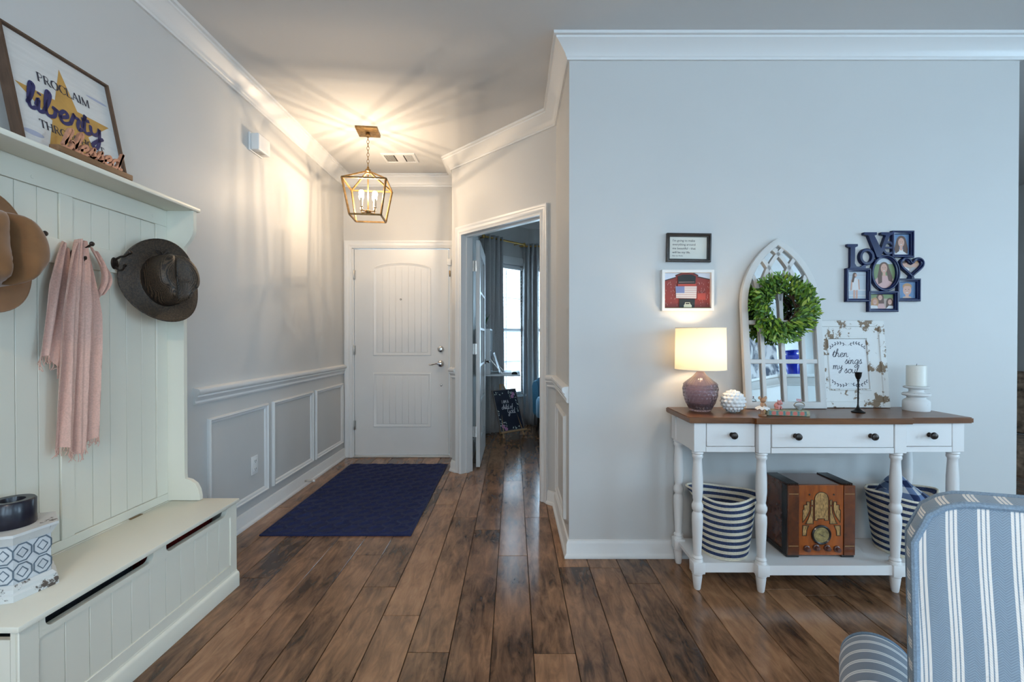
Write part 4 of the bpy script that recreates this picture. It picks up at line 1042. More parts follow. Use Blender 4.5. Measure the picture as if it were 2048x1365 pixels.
first = None
for x, y in lp:
    if first is None:
        bm = NB(); lathe(bm, LEGP[::-1], 22); box(bm, -0.0275, 0.0275, -0.0275, 0.0275, 0.642, 0.7755, 0.002, 1); box(bm, -0.0275, 0.0275, -0.0275, 0.0275, 0.080, 0.132, 0.004, 2); lathe(bm, FOOTP[::-1], 22)
        first = obj('leg', bm, TABLEW, ct, loc=(x, y, 0))
    else: link_copy(first, ct, (x, y, 0))
sh = [(-0.600, 0.135), (-0.600, yf1 + 0.022), (-0.318, yf1 + 0.022), (-0.318, yf2 + 0.020), (0.318, yf2 + 0.020), (0.318, yf1 + 0.022), (0.600, yf1 + 0.022), (0.600, 0.135)]
shelf = obj('lower_shelf', prism(NB(), sh, 0.108, 0.124), TABLEW, ct)
bm = NB(); sweep(bm, sh[1:7], [(0.0006, 0.084), (0.010, 0.084), (0.010, 0.128), (0.0006, 0.128)], side=1); obj('shelf_rim', bm, TABLEW, shelf)
TZ = 0.8035        # top of the table
SZ = 0.1245        # top of the lower shelf

# ---- lamp
lx, ly = 0.926, 2.255
lamp = thing('table_lamp', 'mauve dimpled glass table lamp with a lit cream drum shade', 'lamp', (lx, ly, TZ))
MAUVE = mat('mauve_glass', (0.58, 0.47, 0.55), 0.06, trans=0.9, ior=1.3, coat=0.5)
segs, rows = 72, 60
lp_prof = [(0.046, 0.000), (0.050, 0.004), (0.056, 0.014), (0.072, 0.045), (0.082, 0.080), (0.084, 0.105), (0.083, 0.122), (0.074, 0.138), (0.056, 0.153), (0.038, 0.168), (0.026, 0.182), (0.019, 0.192), (0.0175, 0.198)]
pp = smooth_pts([(r, z) for r, z in lp_prof], 6)
def dimple(a, r, z):
    if z < 0.128:
        row = z / 0.0165; u = a / (2 * PI) * 24 + (0.5 if int(row) % 2 else 0)
        k = abs(math.cos(PI * u)) * abs(math.sin(PI * row)); return (r * (1 - 0.085 * k), z)
    return (r * (1 + 0.030 * abs(math.cos(a * 16)) * min(1, (0.195 - z) / 0.03)), z)
obj('glass_base', lathe(NB(), [(p.x, p.y) for p in pp] + [(0.0135, 0.197), (0.022, 0.180), (0.050, 0.150), (0.077, 0.115), (0.077, 0.085), (0.066, 0.045), (0.048, 0.012), (0.001, 0.010)], 128, fn=dimple), MAUVE, lamp, 70)
obj('socket_neck', lathe(NB(), [(0.019, 0.198), (0.019, 0.204), (0.013, 0.206), (0.013, 0.232), (0.016, 0.235), (0.016, 0.262)], 20), BRASS, lamp)
SHADE = bpy.data.materials.new('linen_shade'); SHADE.use_nodes = True; nt = SHADE.node_tree; nt.nodes.clear()
so = N(nt, 'ShaderNodeOutputMaterial'); sm_ = N(nt, 'ShaderNodeMixShader'); sd = N(nt, 'ShaderNodeBsdfDiffuse'); stl = N(nt, 'ShaderNodeBsdfTranslucent')
sd.inputs['Color'].default_value = (0.80, 0.74, 0.62, 1); stl.inputs['Color'].default_value = (0.82, 0.72, 0.52, 1); sm_.inputs[0].default_value = 0.26
nt.links.new(sd.outputs[0], sm_.inputs[1]); nt.links.new(stl.outputs[0], sm_.inputs[2]); nt.links.new(sm_.outputs[0], so.inputs[0])
bm = NB(); lathe(bm, [(0.120, 0.205), (0.117, 0.410)], 56, cap=False)
shd = obj('shade', bm, SHADE, lamp)
bm = NB()
for z, r in ((0.205, 0.120), (0.410, 0.117)): tube(bm, [(r * math.cos(2 * PI * i / 48), r * math.sin(2 * PI * i / 48), z) for i in range(48)], 0.0022, 6, closed=True)
obj('shade_hoop', bm, mat('shade_trim', (0.75, 0.70, 0.60), 0.8), shd)
bm = NB()
for k in range(3):
    a = 2 * PI * k / 3; tube(bm, [(0.014 * math.cos(a), 0.014 * math.sin(a), 0.372), (0.117 * math.cos(a), 0.117 * math.sin(a), 0.405)], 0.0015, 5)
lathe(bm, [(0.014, 0.368), (0.014, 0.376)], 14); tube(bm, [(0.02, 0, 0.262), (0.046, 0, 0.29), (0.046, 0, 0.335), (0.012, 0, 0.372)], 0.0015, 5)
obj('spider', bm, BRASS, shd)
obj('bulb', lathe(NB(), [(0.012, 0.262), (0.014, 0.275), (0.026, 0.298), (0.029, 0.315), (0.024, 0.333), (0.010, 0.343), (0.001, 0.345)], 20), mat('lamp_bulb', (1, 0.9, 0.75), 0.4, emit=(1.0, 0.74, 0.46), es=70.0), lamp)
obj('power_cord', tube(NB(), smooth_pts([(0.03, 0.05, 0.004), (0.035, 0.11, 0.004), (0.035, 0.146, 0.0), (0.035, 0.148, -0.10), (0.035, 0.1475, -0.35), (0.10, 0.146, -0.55), (0.14, 0.146, -0.66)], 6), 0.0028, 6), mat('cord_clear', (0.45, 0.42, 0.38), 0.4), lamp)

# ---- white scaled ball
bm = NB(); segs, rws = 84, 60; rr = 0.051
def scal(a, r, z):
    th = math.asin(max(-1, min(1, z / rr))); row = (th + PI / 2) / PI * 9; u = a / (2 * PI) * 14 + (0.5 if int(row) % 2 else 0)
    k = abs(math.cos(PI * u)) * abs(math.sin(PI * row)) ; return (r * (1 + 0.16 * k), z * (1 + 0.10 * k))
lathe(bm, [(rr * math.cos(-PI / 2 + PI * i / rws) + 1e-4, rr * math.sin(-PI / 2 + PI * i / rws)) for i in range(rws + 1)], segs, fn=scal, cap=False)
tag(obj('ornament_ball', bm, mat('white_ceramic', (0.78, 0.79, 0.79), 0.3), smooth=80, loc=(1.064, 2.205, TZ + rr * 1.05)), 'round white ceramic ball with scale texture beside the lamp', 'ornament')

# ---- arched window mirror leaning on the wall
AM = thing('arched_mirror', 'tall gothic arched window mirror in whitewashed wood', 'mirror', (1.384, 2.302, TZ + 0.0026), (R(-5.4), 0, 0))
WASH = chippy('whitewash', (0.62, 0.61, 0.59), (0.30, 0.24, 0.19), 0.66, 26, edge=0.12)
spring, apex, hw = 0.524, 0.885, 0.205
RA = 0.4203; acx = -hw + RA
def arc_l(r, n=18):      # left arc from springing to apex
    a1 = math.acos(max(-1, min(1, acx / r)))
    return [(acx - r * math.cos(a1 * i / n), spring + r * math.sin(a1 * i / n)) for i in range(n + 1)]
left = arc_l(RA); outline = [(hw, 0)] + [(-x, z) for x, z in left][:-1] + [(x, z) for x, z in reversed(left)] + [(-hw, 0)]
fr_m = ring(NB(), outline, [(0, 0), (0, 0.024), (0.003, 0.026), (0.031, 0.026), (0.034, 0.022), (0.034, 0)], base=0.026)
obj('arch_frame', fr_m, WASH, AM)
inner = []
lf = arc_l(RA - 0.020)
glass = [(hw - 0.020, 0.02)] + [(-x, z) for x, z in lf][:-1] + [(x, z) for x, z in reversed(lf)] + [(-hw + 0.020, 0.02)]
obj('mirror_glass', prism(NB(), glass, 0.018, 0.022, 'y'), mat('mirror', (0.86, 0.88, 0.88), 0.015, 1.0), AM)
obj('backing', prism(NB(), glass, 0.0225, 0.0258, 'y'), mat('backing_board', (0.2, 0.15, 0.1), 0.8), AM)
mx = [-0.105, 0.0, 0.105]
def inside(x, z, m=0.024):
    if z < spring: return abs(x) < hw - m
    return math.hypot(abs(x) + acx, z - spring) < RA - m
for x in mx: obj('mullion', B(x - 0.010, x + 0.010, 0.003, 0.018, 0.033, spring + 0.03, 0.002, 1), WASH, AM)
for z in (0.239, 0.441): obj('cross_bar', B(-hw + 0.033, hw - 0.033, 0.0035, 0.018, z - 0.011, z + 0.011, 0.002, 1), WASH, AM)
for x in mx:
    for s in (-1, 1):
        pts = []
        for i in range(40):
            a = i / 39 * 1.1; px_, pz_ = x + s * RA - s * RA * math.cos(a), spring + RA * math.sin(a)
            if inside(px_, pz_, 0.026): pts.append((px_, pz_))
            else: break
        if len(pts) > 2: obj('tracery', ribbon(NB(), pts, 0.019, 0.004, 0.018, taper=False), WASH, AM)

# ---- wreath hung on the mirror
WR = thing('wreath', 'green leafy boxwood wreath hanging on the arched mirror', 'wreath', (1.370, 2.328, TZ + 0.515), (R(-4), 0, 0))
rnd = random.Random(8)
LEAFS = [mat('leaf_bright', (0.17, 0.30, 0.025), 0.5), mat('leaf_mid', (0.085, 0.19, 0.018), 0.5), mat('leaf_deep', (0.025, 0.075, 0.012), 0.5), mat('leaf_yellow', (0.30, 0.38, 0.04), 0.5)]
TWIG = mat('twig', (0.09, 0.045, 0.022), 0.8)
bm = NB()
for k in range(5):
    ph = rnd.uniform(0, 6); pts = []
    for i in range(48):
        a = 2 * PI * i / 48; r_ = 0.085 + 0.010 * math.cos(5 * a + ph); pts.append((r_ * math.cos(a), 0.008 + 0.008 * math.sin(5 * a + ph), r_ * math.sin(a)))
    tube(bm, pts, 0.003, 6, closed=True)
obj('twig_ring', bm, TWIG, WR)
def leaf_geo(bm, M, l, w, mi=0):
    pts = [(0, 0, 0), (0.30 * l, 0.42 * w, 0.04 * l), (0.62 * l, 0.46 * w, 0.05 * l), (l, 0, -0.02 * l), (0.62 * l, -0.46 * w, 0.05 * l), (0.30 * l, -0.42 * w, 0.04 * l)]
    mid = [(0.32 * l, 0, -0.012 * l), (0.64 * l, 0, -0.012 * l)]
    v = [bm.verts.new(M @ Vector(p)) for p in pts + mid]
    for f in ((0, 6, 1), (1, 6, 7, 2), (2, 7, 3), (3, 7, 4), (4, 7, 6, 5), (5, 6, 0)):
        bm.faces.new([v[i] for i in f]).material_index = mi
def leaf_frame(a, spread):
    """matrix of one leaf on the wreath at ring angle a"""
    rr_ = rnd.uniform(0.070, 0.148); dep = rnd.uniform(-0.050, 0.004)
    base = Vector((rr_ * math.cos(a), dep, rr_ * math.sin(a)))
    out = Vector((math.cos(a), 0, math.sin(a))); tan = Vector((-math.sin(a), 0, math.cos(a)))
    d = (out * rnd.uniform(0.1, 1.0) + tan * rnd.uniform(-0.3, 0.9) + Vector((0, -1, 0)) * rnd.uniform(-0.1, spread)).normalized()
    n_ = Vector((rnd.uniform(-0.5, 0.5), -1, rnd.uniform(-0.3, 0.8))); yv = n_.cross(d).normalized(); zv = d.cross(yv)
    return Matrix.Translation(base) @ Matrix((d, yv, zv)).transposed().to_4x4()
leafm = []
for m_ in LEAFS:
    bm = NB(); leaf_geo(bm, Matrix(), 0.031, 0.0115)
    me = bpy.data.meshes.new('leaf'); bm.to_mesh(me); bm.free(); me.materials.append(m_)
    me.polygons.foreach_set('use_smooth', [True] * len(me.polygons)); leafm.append(me)
for k in range(300):
    o = bpy.data.objects.new('leaf', rnd.choice([leafm[0], leafm[0], leafm[1], leafm[3]])); COL.objects.link(o); o.parent = WR
    Mx = leaf_frame(2 * PI * k / 300 + rnd.uniform(-0.05, 0.05), 1.0); Mx.translation.y -= 0.014
    o.matrix_local = Mx @ Matrix.Scale(rnd.uniform(0.85, 1.35), 4)
bm = NB()
for k in range(1300): leaf_geo(bm, leaf_frame(rnd.uniform(0, 2 * PI), 0.7), rnd.uniform(0.022, 0.036), rnd.uniform(0.008, 0.012), rnd.choice([0, 1, 1, 2, 2]))
for k in range(46):       # sprigs reaching outward
    a = rnd.uniform(0, 2 * PI); d = Vector((math.cos(a + 0.35), 0, math.sin(a + 0.35))); b0 = Vector((0.125 * math.cos(a), -0.02, 0.125 * math.sin(a)))
    for j in range(7):
        p = b0 + d * (0.008 * j); s = (-1) ** j; n_ = Vector((0, -1, 0.2)); yv = n_.cross(d).normalized()
        dd = (d + yv * 0.7 * s + Vector((0, -0.3, 0))).normalized(); y2 = n_.cross(dd).normalized(); Mx = Matrix.Translation(p) @ Matrix((dd, y2, dd.cross(y2))).transposed().to_4x4()
        leaf_geo(bm, Mx, 0.026, 0.010, rnd.choice([0, 0, 1]))
tag(obj('foliage', bm, LEAFS, WR, 80), kind='stuff')

# ---- distressed framed sign
TS = thing('framed_sign', 'distressed white framed sign with handwritten words then sings my soul', 'sign', (1.742, 2.333, TZ + 0.0025), (R(-6.0), 0, 0))
PEEL = chippy('peeling_white', (0.68, 0.68, 0.66), (0.22, 0.155, 0.10), 0.535, 13, edge=0.015)
ring_ = lambda a, b, c_, d_, pf, m_, nm, par: obj(nm, ring(NB(), rect(a, b, c_, d_), pf, base=0.022), m_, par)
fo = ring_(-0.195, 0.195, 0, 0.452, [(0, 0), (0, 0.020), (0.002, 0.022), (0.030, 0.022), (0.033, 0.017), (0.086, 0.014), (0.090, 0.018), (0.094, 0.018), (0.098, 0.008), (0.098, 0)], PEEL, 'frame', TS)
pn = obj('paper', B(-0.098, 0.098, 0.010, 0.020, 0.097, 0.355), mat('sign_paper', (0.70, 0.71, 0.71), 0.7, noise=0.03, scale=40, stretch=(1, 1, 8)), TS)
for wd_, wx_, wz_, st_ in (('then', -0.082, 0.262, 1.15), ('sings', -0.020, 0.226, 1.05), ('my', -0.084, 0.198, 1.0), ('soul', -0.026, 0.178, 1.1)):
    bm = NB(); script(bm, wd_, wx_, wz_, 0.0205, 0.0030, 0.0094, 0.0094, slant=0.2, stretch=st_); obj('lettering', bm, INK, pn)
bm = NB()
for zc, dz in ((0.322, 1), (0.125, -1)):
    for s in (-1, 1):
        st_ = [(s * 0.004, zc), (s * 0.030, zc + dz * 0.012), (s * 0.058, zc + dz * 0.008), (s * 0.084, zc - dz * 0.010)]
        ribbon(bm, smooth_pts(st_, 5), 0.0014, 0.0094, 0.0094)
        for j, p in enumerate(smooth_pts(st_, 2)[1:]):
            for q in (-1, 1):
                a = q * R(48) + (0 if s > 0 else PI); lx_, lz_ = p.x + 0.0062 * math.cos(a), p.y + 0.0062 * math.sin(a)
                e = [(lx_ + 0.0055 * math.cos(t_) * math.cos(a) - 0.0022 * math.sin(t_) * math.sin(a), lz_ + 0.0055 * math.cos(t_) * math.sin(a) + 0.0022 * math.sin(t_) * math.cos(a)) for t_ in [2 * PI * i / 10 for i in range(10)]]
                flat(bm, e, 0.0095 - 0.00005 * (j + q))
obj('leaf_sprigs', bm, INK, pn)

# ---- black taper holder and white pillar holder with candle
tag(obj('candlestick', lathe(NB(), [(0.001, 0.0), (0.028, 0.0), (0.029, 0.004), (0.020, 0.008), (0.009, 0.018), (0.005, 0.030), (0.0035, 0.040), (0.0035, 0.148), (0.006, 0.153), (0.005, 0.158), (0.009, 0.164), (0.013, 0.176), (0.0145, 0.190), (0.0165, 0.194), (0.0125, 0.194), (0.011, 0.180), (0.001, 0.176)], 28, cap=False), BLACK, loc=(1.671, 2.205, TZ)),
    'slim black metal candlestick in front of the framed sign', 'candlestick')
ph = thing('candle_pedestal', 'chunky distressed white wooden candle pedestal on the console', 'candle holder', (2.003, 2.262, TZ))
PEEL2 = chippy('pedestal_white', (0.72, 0.72, 0.71), (0.14, 0.10, 0.08), 0.64, 22, edge=0.03)
obj('base', lathe(NB(), [(0.0528, 0), (0.0544, 0.004), (0.0544, 0.046), (0.0504, 0.052), (0.0400, 0.058), (0.0368, 0.064), (0.0384, 0.070)], 36), PEEL2, ph)
obj('plate', lathe(NB(), [(0.0352, 0.070), (0.0544, 0.074), (0.0576, 0.080), (0.0544, 0.086), (0.0352, 0.088), (0.0288, 0.094), (0.0304, 0.106)], 36), PEEL2, ph)
obj('candle_dish', lathe(NB(), [(0.0320, 0.106), (0.0496, 0.112), (0.0520, 0.118), (0.0480, 0.121), (0.0160, 0.1215)], 36), PEEL2, ph)
cd = thing('pillar_candle', 'white pillar candle on the distressed pedestal', 'candle', (2.003, 2.262, TZ + 0.1222))
obj('wax', lathe(NB(), [(0.0368, 0), (0.0400, 0.003), (0.0400, 0.098), (0.0376, 0.102), (0.0280, 0.098), (0.0008, 0.096)], 36), mat('ivory_wax', (0.76, 0.75, 0.69), 0.4), cd)
obj('wick', tube(NB(), [(0, 0, 0.095), (0.001, 0, 0.104), (0.003, 0, 0.110)], 0.0012, 5), INK, cd)

# ---- little trinkets: patterned box, pig, mouse in a tutu, trinket basket
PATT = mat('floral_base', (0.32, 0.30, 0.20), 0.7, noise=0.3, scale=120)
tb = thing('trinket_box', 'small flat floral patterned box on the console front', 'box', (1.272, 2.122, TZ), (0, 0, R(-10)))
obj('body', B(-0.092, 0.092, -0.028, 0.028, 0, 0.026, 0.004), PATT, tb)
for k in range(5):
    bm = NB(); flat(bm, [(-0.062 + k * 0.030 + 0.0095 * math.cos(2 * PI * i / 8), 0.0125 + 0.0095 * math.sin(2 * PI * i / 8)) for i in range(8)], -0.0284); obj('flower_print', bm, mat('coral_print', (0.62, 0.16, 0.13), 0.7), tb)
bm = NB()
for k in range(6): flat(bm, rect(-0.082 + k * 0.030, -0.074 + k * 0.030, 0.002, 0.023), -0.0283)
obj('leaf_print', bm, mat('teal_print', (0.10, 0.22, 0.22), 0.7), tb)
PIGM = mat('pig_pink', (0.62, 0.27, 0.25), 0.5)
def blob(bm, c, r, n=12):
    b2 = NB(); bmesh.ops.create_uvsphere(b2, u_segments=n, v_segments=n * 2 // 3, radius=1)
    bmesh.ops.transform(b2, matrix=Matrix.Translation(c) @ Matrix.Diagonal((*r, 1)), verts=b2.verts[:])
    me = bpy.data.meshes.new('t'); b2.to_mesh(me); b2.free(); bm.from_mesh(me); bpy.data.meshes.remove(me)
pg = thing('pig_figurine', 'tiny pink pig figurine sitting on the floral box', 'figurine', (1.240, 2.128, TZ + 0.0262), (0, 0, R(20)))
bm = NB(); blob(bm, (0, 0.006, 0.016), (0.014, 0.015, 0.016)); blob(bm, (0, -0.006, 0.032), (0.012, 0.011, 0.011)); blob(bm, (0, -0.017, 0.029), (0.006, 0.005, 0.0045))
for s in (-1, 1):
    blob(bm, (s * 0.008, -0.008, 0.008), (0.004, 0.005, 0.009), 8); blob(bm, (s * 0.012, 0.002, 0.004), (0.005, 0.010, 0.004), 8)
    tube(bm, [(s * 0.007, -0.004, 0.040), (s * 0.012, -0.005, 0.047)], [0.004, 0.0008], 6)
obj('body', bm, PIGM, pg, 60)
bm = NB()
for s in (-1, 1): blob(bm, (s * 0.005, -0.0155, 0.035), (0.0013, 0.0013, 0.0013), 6)
obj('eyes', bm, INK, pg)
ms = thing('mouse_figurine', 'small mouse ballerina figurine in a white tutu', 'figurine', (1.153, 2.105, TZ), (0, 0, R(8)))
MOUSE = mat('mouse_tan', (0.45, 0.24, 0.13), 0.6)
bm = NB(); lathe(bm, [(0.017, 0), (0.017, 0.006), (0.014, 0.008)], 18)
obj('base', bm, mat('base_wood', (0.32, 0.17, 0.09), 0.6), ms)
bm = NB(); tube(bm, [(-0.005, 0, 0.008), (-0.005, 0, 0.030), (-0.003, 0, 0.040)], 0.004, 8); tube(bm, [(0.005, 0, 0.008), (0.005, 0, 0.030), (0.003, 0, 0.040)], 0.004, 8)
blob(bm, (0, 0, 0.050), (0.010, 0.009, 0.016)); blob(bm, (0, -0.003, 0.072), (0.013, 0.012, 0.012)); blob(bm, (0, -0.014, 0.069), (0.005, 0.005, 0.004), 8)
for s in (-1, 1):
    blob(bm, (s * 0.015, 0, 0.083), (0.008, 0.002, 0.008)); tube(bm, [(s * 0.009, -0.002, 0.058), (s * 0.012, -0.008, 0.046), (s * 0.003, -0.011, 0.042)], 0.003, 6)
obj('body', bm, MOUSE, ms, 60)
bm = NB(); lathe(bm, [(0.008, 0.046), (0.018, 0.042), (0.030, 0.034), (0.031, 0.032), (0.018, 0.037), (0.008, 0.040)], 40, fn=lambda a, r, z: (r, z + 0.003 * math.sin(9 * a) * r / 0.03), cap=False)
obj('tutu', bm, mat('tutu_white', (0.76, 0.76, 0.76), 0.8), ms, 60)
tk = thing('trinket_basket', 'tiny crystal trinket basket with wire handle on the floral box', 'ornament', (1.327, 2.112, TZ + 0.0262))
obj('bowl', lathe(NB(), [(0.006, 0), (0.010, 0.003), (0.018, 0.012), (0.024, 0.022), (0.022, 0.022), (0.016, 0.013), (0.002, 0.006)], 12, cap=False), mat('crystal', (0.78, 0.83, 0.86), 0.08, trans=0.5), tk, 10)
obj('handle', tube(NB(), [(0.024 * math.cos(PI * i / 12), 0, 0.022 + 0.014 * math.sin(PI * i / 12)) for i in range(13)], 0.0016, 6), BRASS, tk)
bm = NB(); rn2 = random.Random(2)
for k in range(9): blob(bm, (rn2.uniform(-0.010, 0.010), rn2.uniform(-0.004, 0.004), 0.040 + rn2.uniform(0, 0.012)), (0.0035, 0.0035, 0.0035), 6)
obj('beads', bm, mat('bead_pink', (0.70, 0.45, 0.50), 0.3), tk)

# ================================================================== pictures on the console wall
def text_mesh(name, body, size, m, parent, loc, rot, align='LEFT', space=1.25):
    cu = bpy.data.curves.new(name, 'FONT'); cu.body = body; cu.size = size; cu.align_x = align; cu.space_line = space; cu.resolution_u = 2
    to = bpy.data.objects.new(name, cu); COL.objects.link(to)
    dgp = bpy.context.evaluated_depsgraph_get(); me = bpy.data.meshes.new_from_object(to.evaluated_get(dgp))
    bpy.data.objects.remove(to, do_unlink=True); bpy.data.curves.remove(cu)
    me.materials.clear(); me.materials.append(m)
    o = bpy.data.objects.new(name, me); COL.objects.link(o); o.parent = parent; o.location = loc; o.rotation_euler = rot
    return o
q = thing('quote_frame', 'small black framed typewritten quote on the wall', 'picture', (0.920, YT - 0.0005, 1.564), (0, R(0.8), 0))
obj('frame', ring(NB(), rect(-0.116, 0.116, 0, 0.150), [(0, 0), (0, 0.020), (0.003, 0.022), (0.008, 0.022), (0.013, 0.015), (0.016, 0.015), (0.018, 0.006), (0.018, 0)]), mat('black_frame', (0.025, 0.018, 0.014), 0.35, noise=0.3, scale=40), q)
pq = obj('paper', B(-0.099, 0.099, -0.005, -0.001, 0.017, 0.133), mat('quote_paper', (0.66, 0.65, 0.58), 0.6), q)
text_mesh('typed_quote', "I'm going to make\neverything around\nme beautiful - that\nwill be my life.", 0.0165, INK, pq, (-0.083, -0.0056, 0.108), (R(90), 0, 0))
text_mesh('typed_name', "Elsie de Wolfe", 0.0095, INK, pq, (-0.083, -0.0056, 0.030), (R(90), 0, 0))

bp_ = thing('barn_picture', 'white framed picture of a red barn with flag', 'picture', (0.914, YT - 0.0005, 1.306))
obj('frame', ring(NB(), rect(-0.136, 0.136, 0, 0.215), [(0, 0), (0, 0.026), (0.014, 0.026), (0.014, 0.008), (0.014, 0)]), mat('white_frame', (0.76, 0.75, 0.72), 0.4), bp_)
PC = {k: mat('print_' + k, v, 0.55) for k, v in dict(sky=(0.50, 0.58, 0.70), red=(0.20, 0.022, 0.014), red2=(0.36, 0.05, 0.03), blackish=(0.008, 0.010, 0.010), flagw=(0.62, 0.57, 0.55), flagr=(0.50, 0.36, 0.34),
      flagb=(0.16, 0.20, 0.38), grass=(0.22, 0.17, 0.05), car=(0.62, 0.58, 0.42), roof=(0.03, 0.016, 0.014), wash=(0.42, 0.25, 0.22)).items()}
pk = list(PC); pm = [PC[k] for k in pk]
bm = NB(); X0, X1, Z0, Z1 = -0.122, 0.122, 0.014, 0.201
def U(u, v): return (X0 + (X1 - X0) * u, Z0 + (Z1 - Z0) * v)
lay = [0]
def pf(key, pts):
    flat(bm, [U(*p) for p in pts], -0.006 - 0.00006 * lay[0], mi=pk.index(key)); lay[0] += 1
flat(bm, rect(X0, X1, Z0, Z1), -0.006, mi=0); lay[0] += 1
pf('red', [(0, 0), (1, 0), (1, 0.80), (0.74, 0.88), (0.74, 0.94), (0.62, 1.0), (0.40, 1.0), (0.26, 0.94), (0.26, 0.86), (0, 0.76)])
pf('roof', [(0, 0.76), (0.26, 0.86), (0.26, 0.89), (0, 0.79)]); pf('roof', [(1, 0.80), (1, 0.83), (0.73, 0.91), (0.73, 0.88)])
pf('roof', [(0.25, 0.91), (0.40, 1.0), (0.37, 1.0), (0.25, 0.94)]); pf('roof', [(0.75, 0.91), (0.75, 0.94), (0.66, 1.0), (0.62, 1.0)])
rb = random.Random(3)
for k in range(64):
    u = rb.choice([rb.uniform(0.01, 0.29), rb.uniform(0.72, 0.98)]); v = rb.uniform(0.03, 0.72); pf('wash', [(u, v), (u + 0.006, v), (u + 0.006, v + 0.04), (u, v + 0.04)])
pf('red2', [(0.30, 0.62), (0.70, 0.62), (0.70, 0.70), (0.30, 0.70)])
pf('blackish', [(0.31, 0.69), (0.68, 0.69), (0.69, 0.90), (0.60, 0.95), (0.40, 0.95), (0.30, 0.90)])
pf('wash', [(0.32, 0.73), (0.66, 0.74), (0.66, 0.75), (0.32, 0.745)])
pf('flagw', [(0.25, 0.62), (0.71, 0.62), (0.70, 0.28), (0.265, 0.29)])
for k in range(5): pf('flagr', [(0.45 if k < 3 else 0.26, 0.585 - k * 0.062), (0.705, 0.583 - k * 0.062), (0.705, 0.560 - k * 0.062), (0.45 if k < 3 else 0.26, 0.562 - k * 0.062)])
pf('flagb', [(0.255, 0.62), (0.445, 0.62), (0.445, 0.43), (0.26, 0.43)])
pf('blackish', [(0.33, 0.02), (0.66, 0.02), (0.67, 0.265), (0.33, 0.265)])
pf('car', [(0.43, 0.03), (0.60, 0.03), (0.60, 0.09), (0.57, 0.12), (0.56, 0.17), (0.46, 0.17), (0.45, 0.12), (0.43, 0.09)]); pf('blackish', [(0.465, 0.12), (0.555, 0.12), (0.55, 0.155), (0.47, 0.155)])
pf('red2', [(0.72, 0.24), (0.90, 0.24), (0.90, 0.43), (0.72, 0.43)]); pf('grass', [(0, 0), (1, 0), (1, 0.022), (0, 0.022)])
obj('print', bm, pm, bp_, 0)

# ---- blue LOVE photo collage frame
LV = thing('photo_collage_frame', 'glossy navy blue photo collage frame with letters LoVe', 'photo frame', (1.954, YT - 0.0005, 1.300))
BLUE = mat('navy_gloss', (0.002, 0.009, 0.062), 0.25, spec=0.35)
PH = {k: mat('photo_' + k, v, 0.5) for k, v in dict(skin=(0.55, 0.31, 0.23), hair=(0.10, 0.045, 0.025), white=(0.62, 0.60, 0.60), pink=(0.55, 0.33, 0.31), studio=(0.10, 0.19, 0.34), green=(0.16, 0.22, 0.09), sea=(0.42, 0.47, 0.52),
      fair=(0.42, 0.22, 0.09), grey=(0.35, 0.34, 0.36), tan=(0.40, 0.30, 0.24), dark=(0.05, 0.03, 0.03)).items()}
hk = list(PH); hm = [PH[k] for k in hk]
PXS = 0.002637       # metres per photo pixel at the wall
def c2(px_, py_): return ((px_ - 1690.5) * PXS - 0.2055, (625 - py_) * PXS)
def zoomc(x, y): return c2(1660 + x / 6.827, 440 + y / 6.825)       # from the enlarged view
def rectz(x0, y0, x1, y1):
    a = zoomc(x0, y1); b = zoomc(x1, y0); return rect(a[0], b[0], a[1], b[1])
FP = [(0, 0), (0, 0.017), (0.003, 0.020), (0.008, 0.020), (0.010, 0.015), (0.016, 0.013), (0.018, 0.006), (0.018, 0)]
def photo(outline, paint, nm):
    f = obj('photo_window', ring(NB(), outline, FP), BLUE, LV, 30)
    b2 = NB(); lay_ = [0]
    xs = [p[0] for p in outline]; zs = [p[1] for p in outline]; x0, x1, z0, z1 = min(xs) + 0.016, max(xs) - 0.016, min(zs) + 0.016, max(zs) - 0.016
    def P(key, pts):
        flat(b2, [(x0 + (x1 - x0) * u, z0 + (z1 - z0) * v) for u, v in pts], -0.0035 - 0.00008 * lay_[0], mi=hk.index(key)); lay_[0] += 1
    def E(key, u, v, ru, rv): P(key, [(u + ru * math.cos(2 * PI * i / 18), v + rv * math.sin(2 * PI * i / 18)) for i in range(18)])
    paint(P, E)
    obj('photo_print', b2, hm, f, 0)
    bx_ = NB(); prism(bx_, [(x0 + (x - x0) * 0.97 if False else x, z) for x, z in outline], -0.0028, -0.0005, 'y'); obj('backing', bx_, BLUE, f, 30)
SQ = [(0, 0), (1, 0), (1, 1), (0, 1)]
def face(P, E, u, v, r, hair='hair', asp=1.0):
    E('skin', u, v, r * 0.62 * asp, r * 0.82)
    for s in (-1, 1): E('dark', u + s * r * 0.24 * asp, v + r * 0.10, r * 0.07 * asp, r * 0.05)
    P('white', [(u - r * 0.22 * asp, v - r * 0.36), (u + r * 0.22 * asp, v - r * 0.36), (u + r * 0.12 * asp, v - r * 0.46), (u - r * 0.12 * asp, v - r * 0.46)])
    P('tan', [(u - r * 0.05 * asp, v - r * 0.16), (u + r * 0.07 * asp, v - r * 0.16), (u, v + r * 0.05)])
def ph_girl(P, E):
    P('studio', SQ); P('white', [(0.08, 0), (0.92, 0), (0.88, 0.16), (0.62, 0.26), (0.38, 0.26), (0.12, 0.16)])
    E('hair', 0.5, 0.66, 0.30, 0.27); P('hair', [(0.20, 0.70), (0.08, 0.28), (0.16, 0.06), (0.38, 0.18), (0.40, 0.5)]); P('hair', [(0.80, 0.70), (0.92, 0.28), (0.88, 0.04), (0.62, 0.18), (0.60, 0.5)])
    P('skin', [(0.42, 0.22), (0.58, 0.22), (0.58, 0.42), (0.42, 0.42)]); face(P, E, 0.5, 0.60, 0.27, asp=1.15)
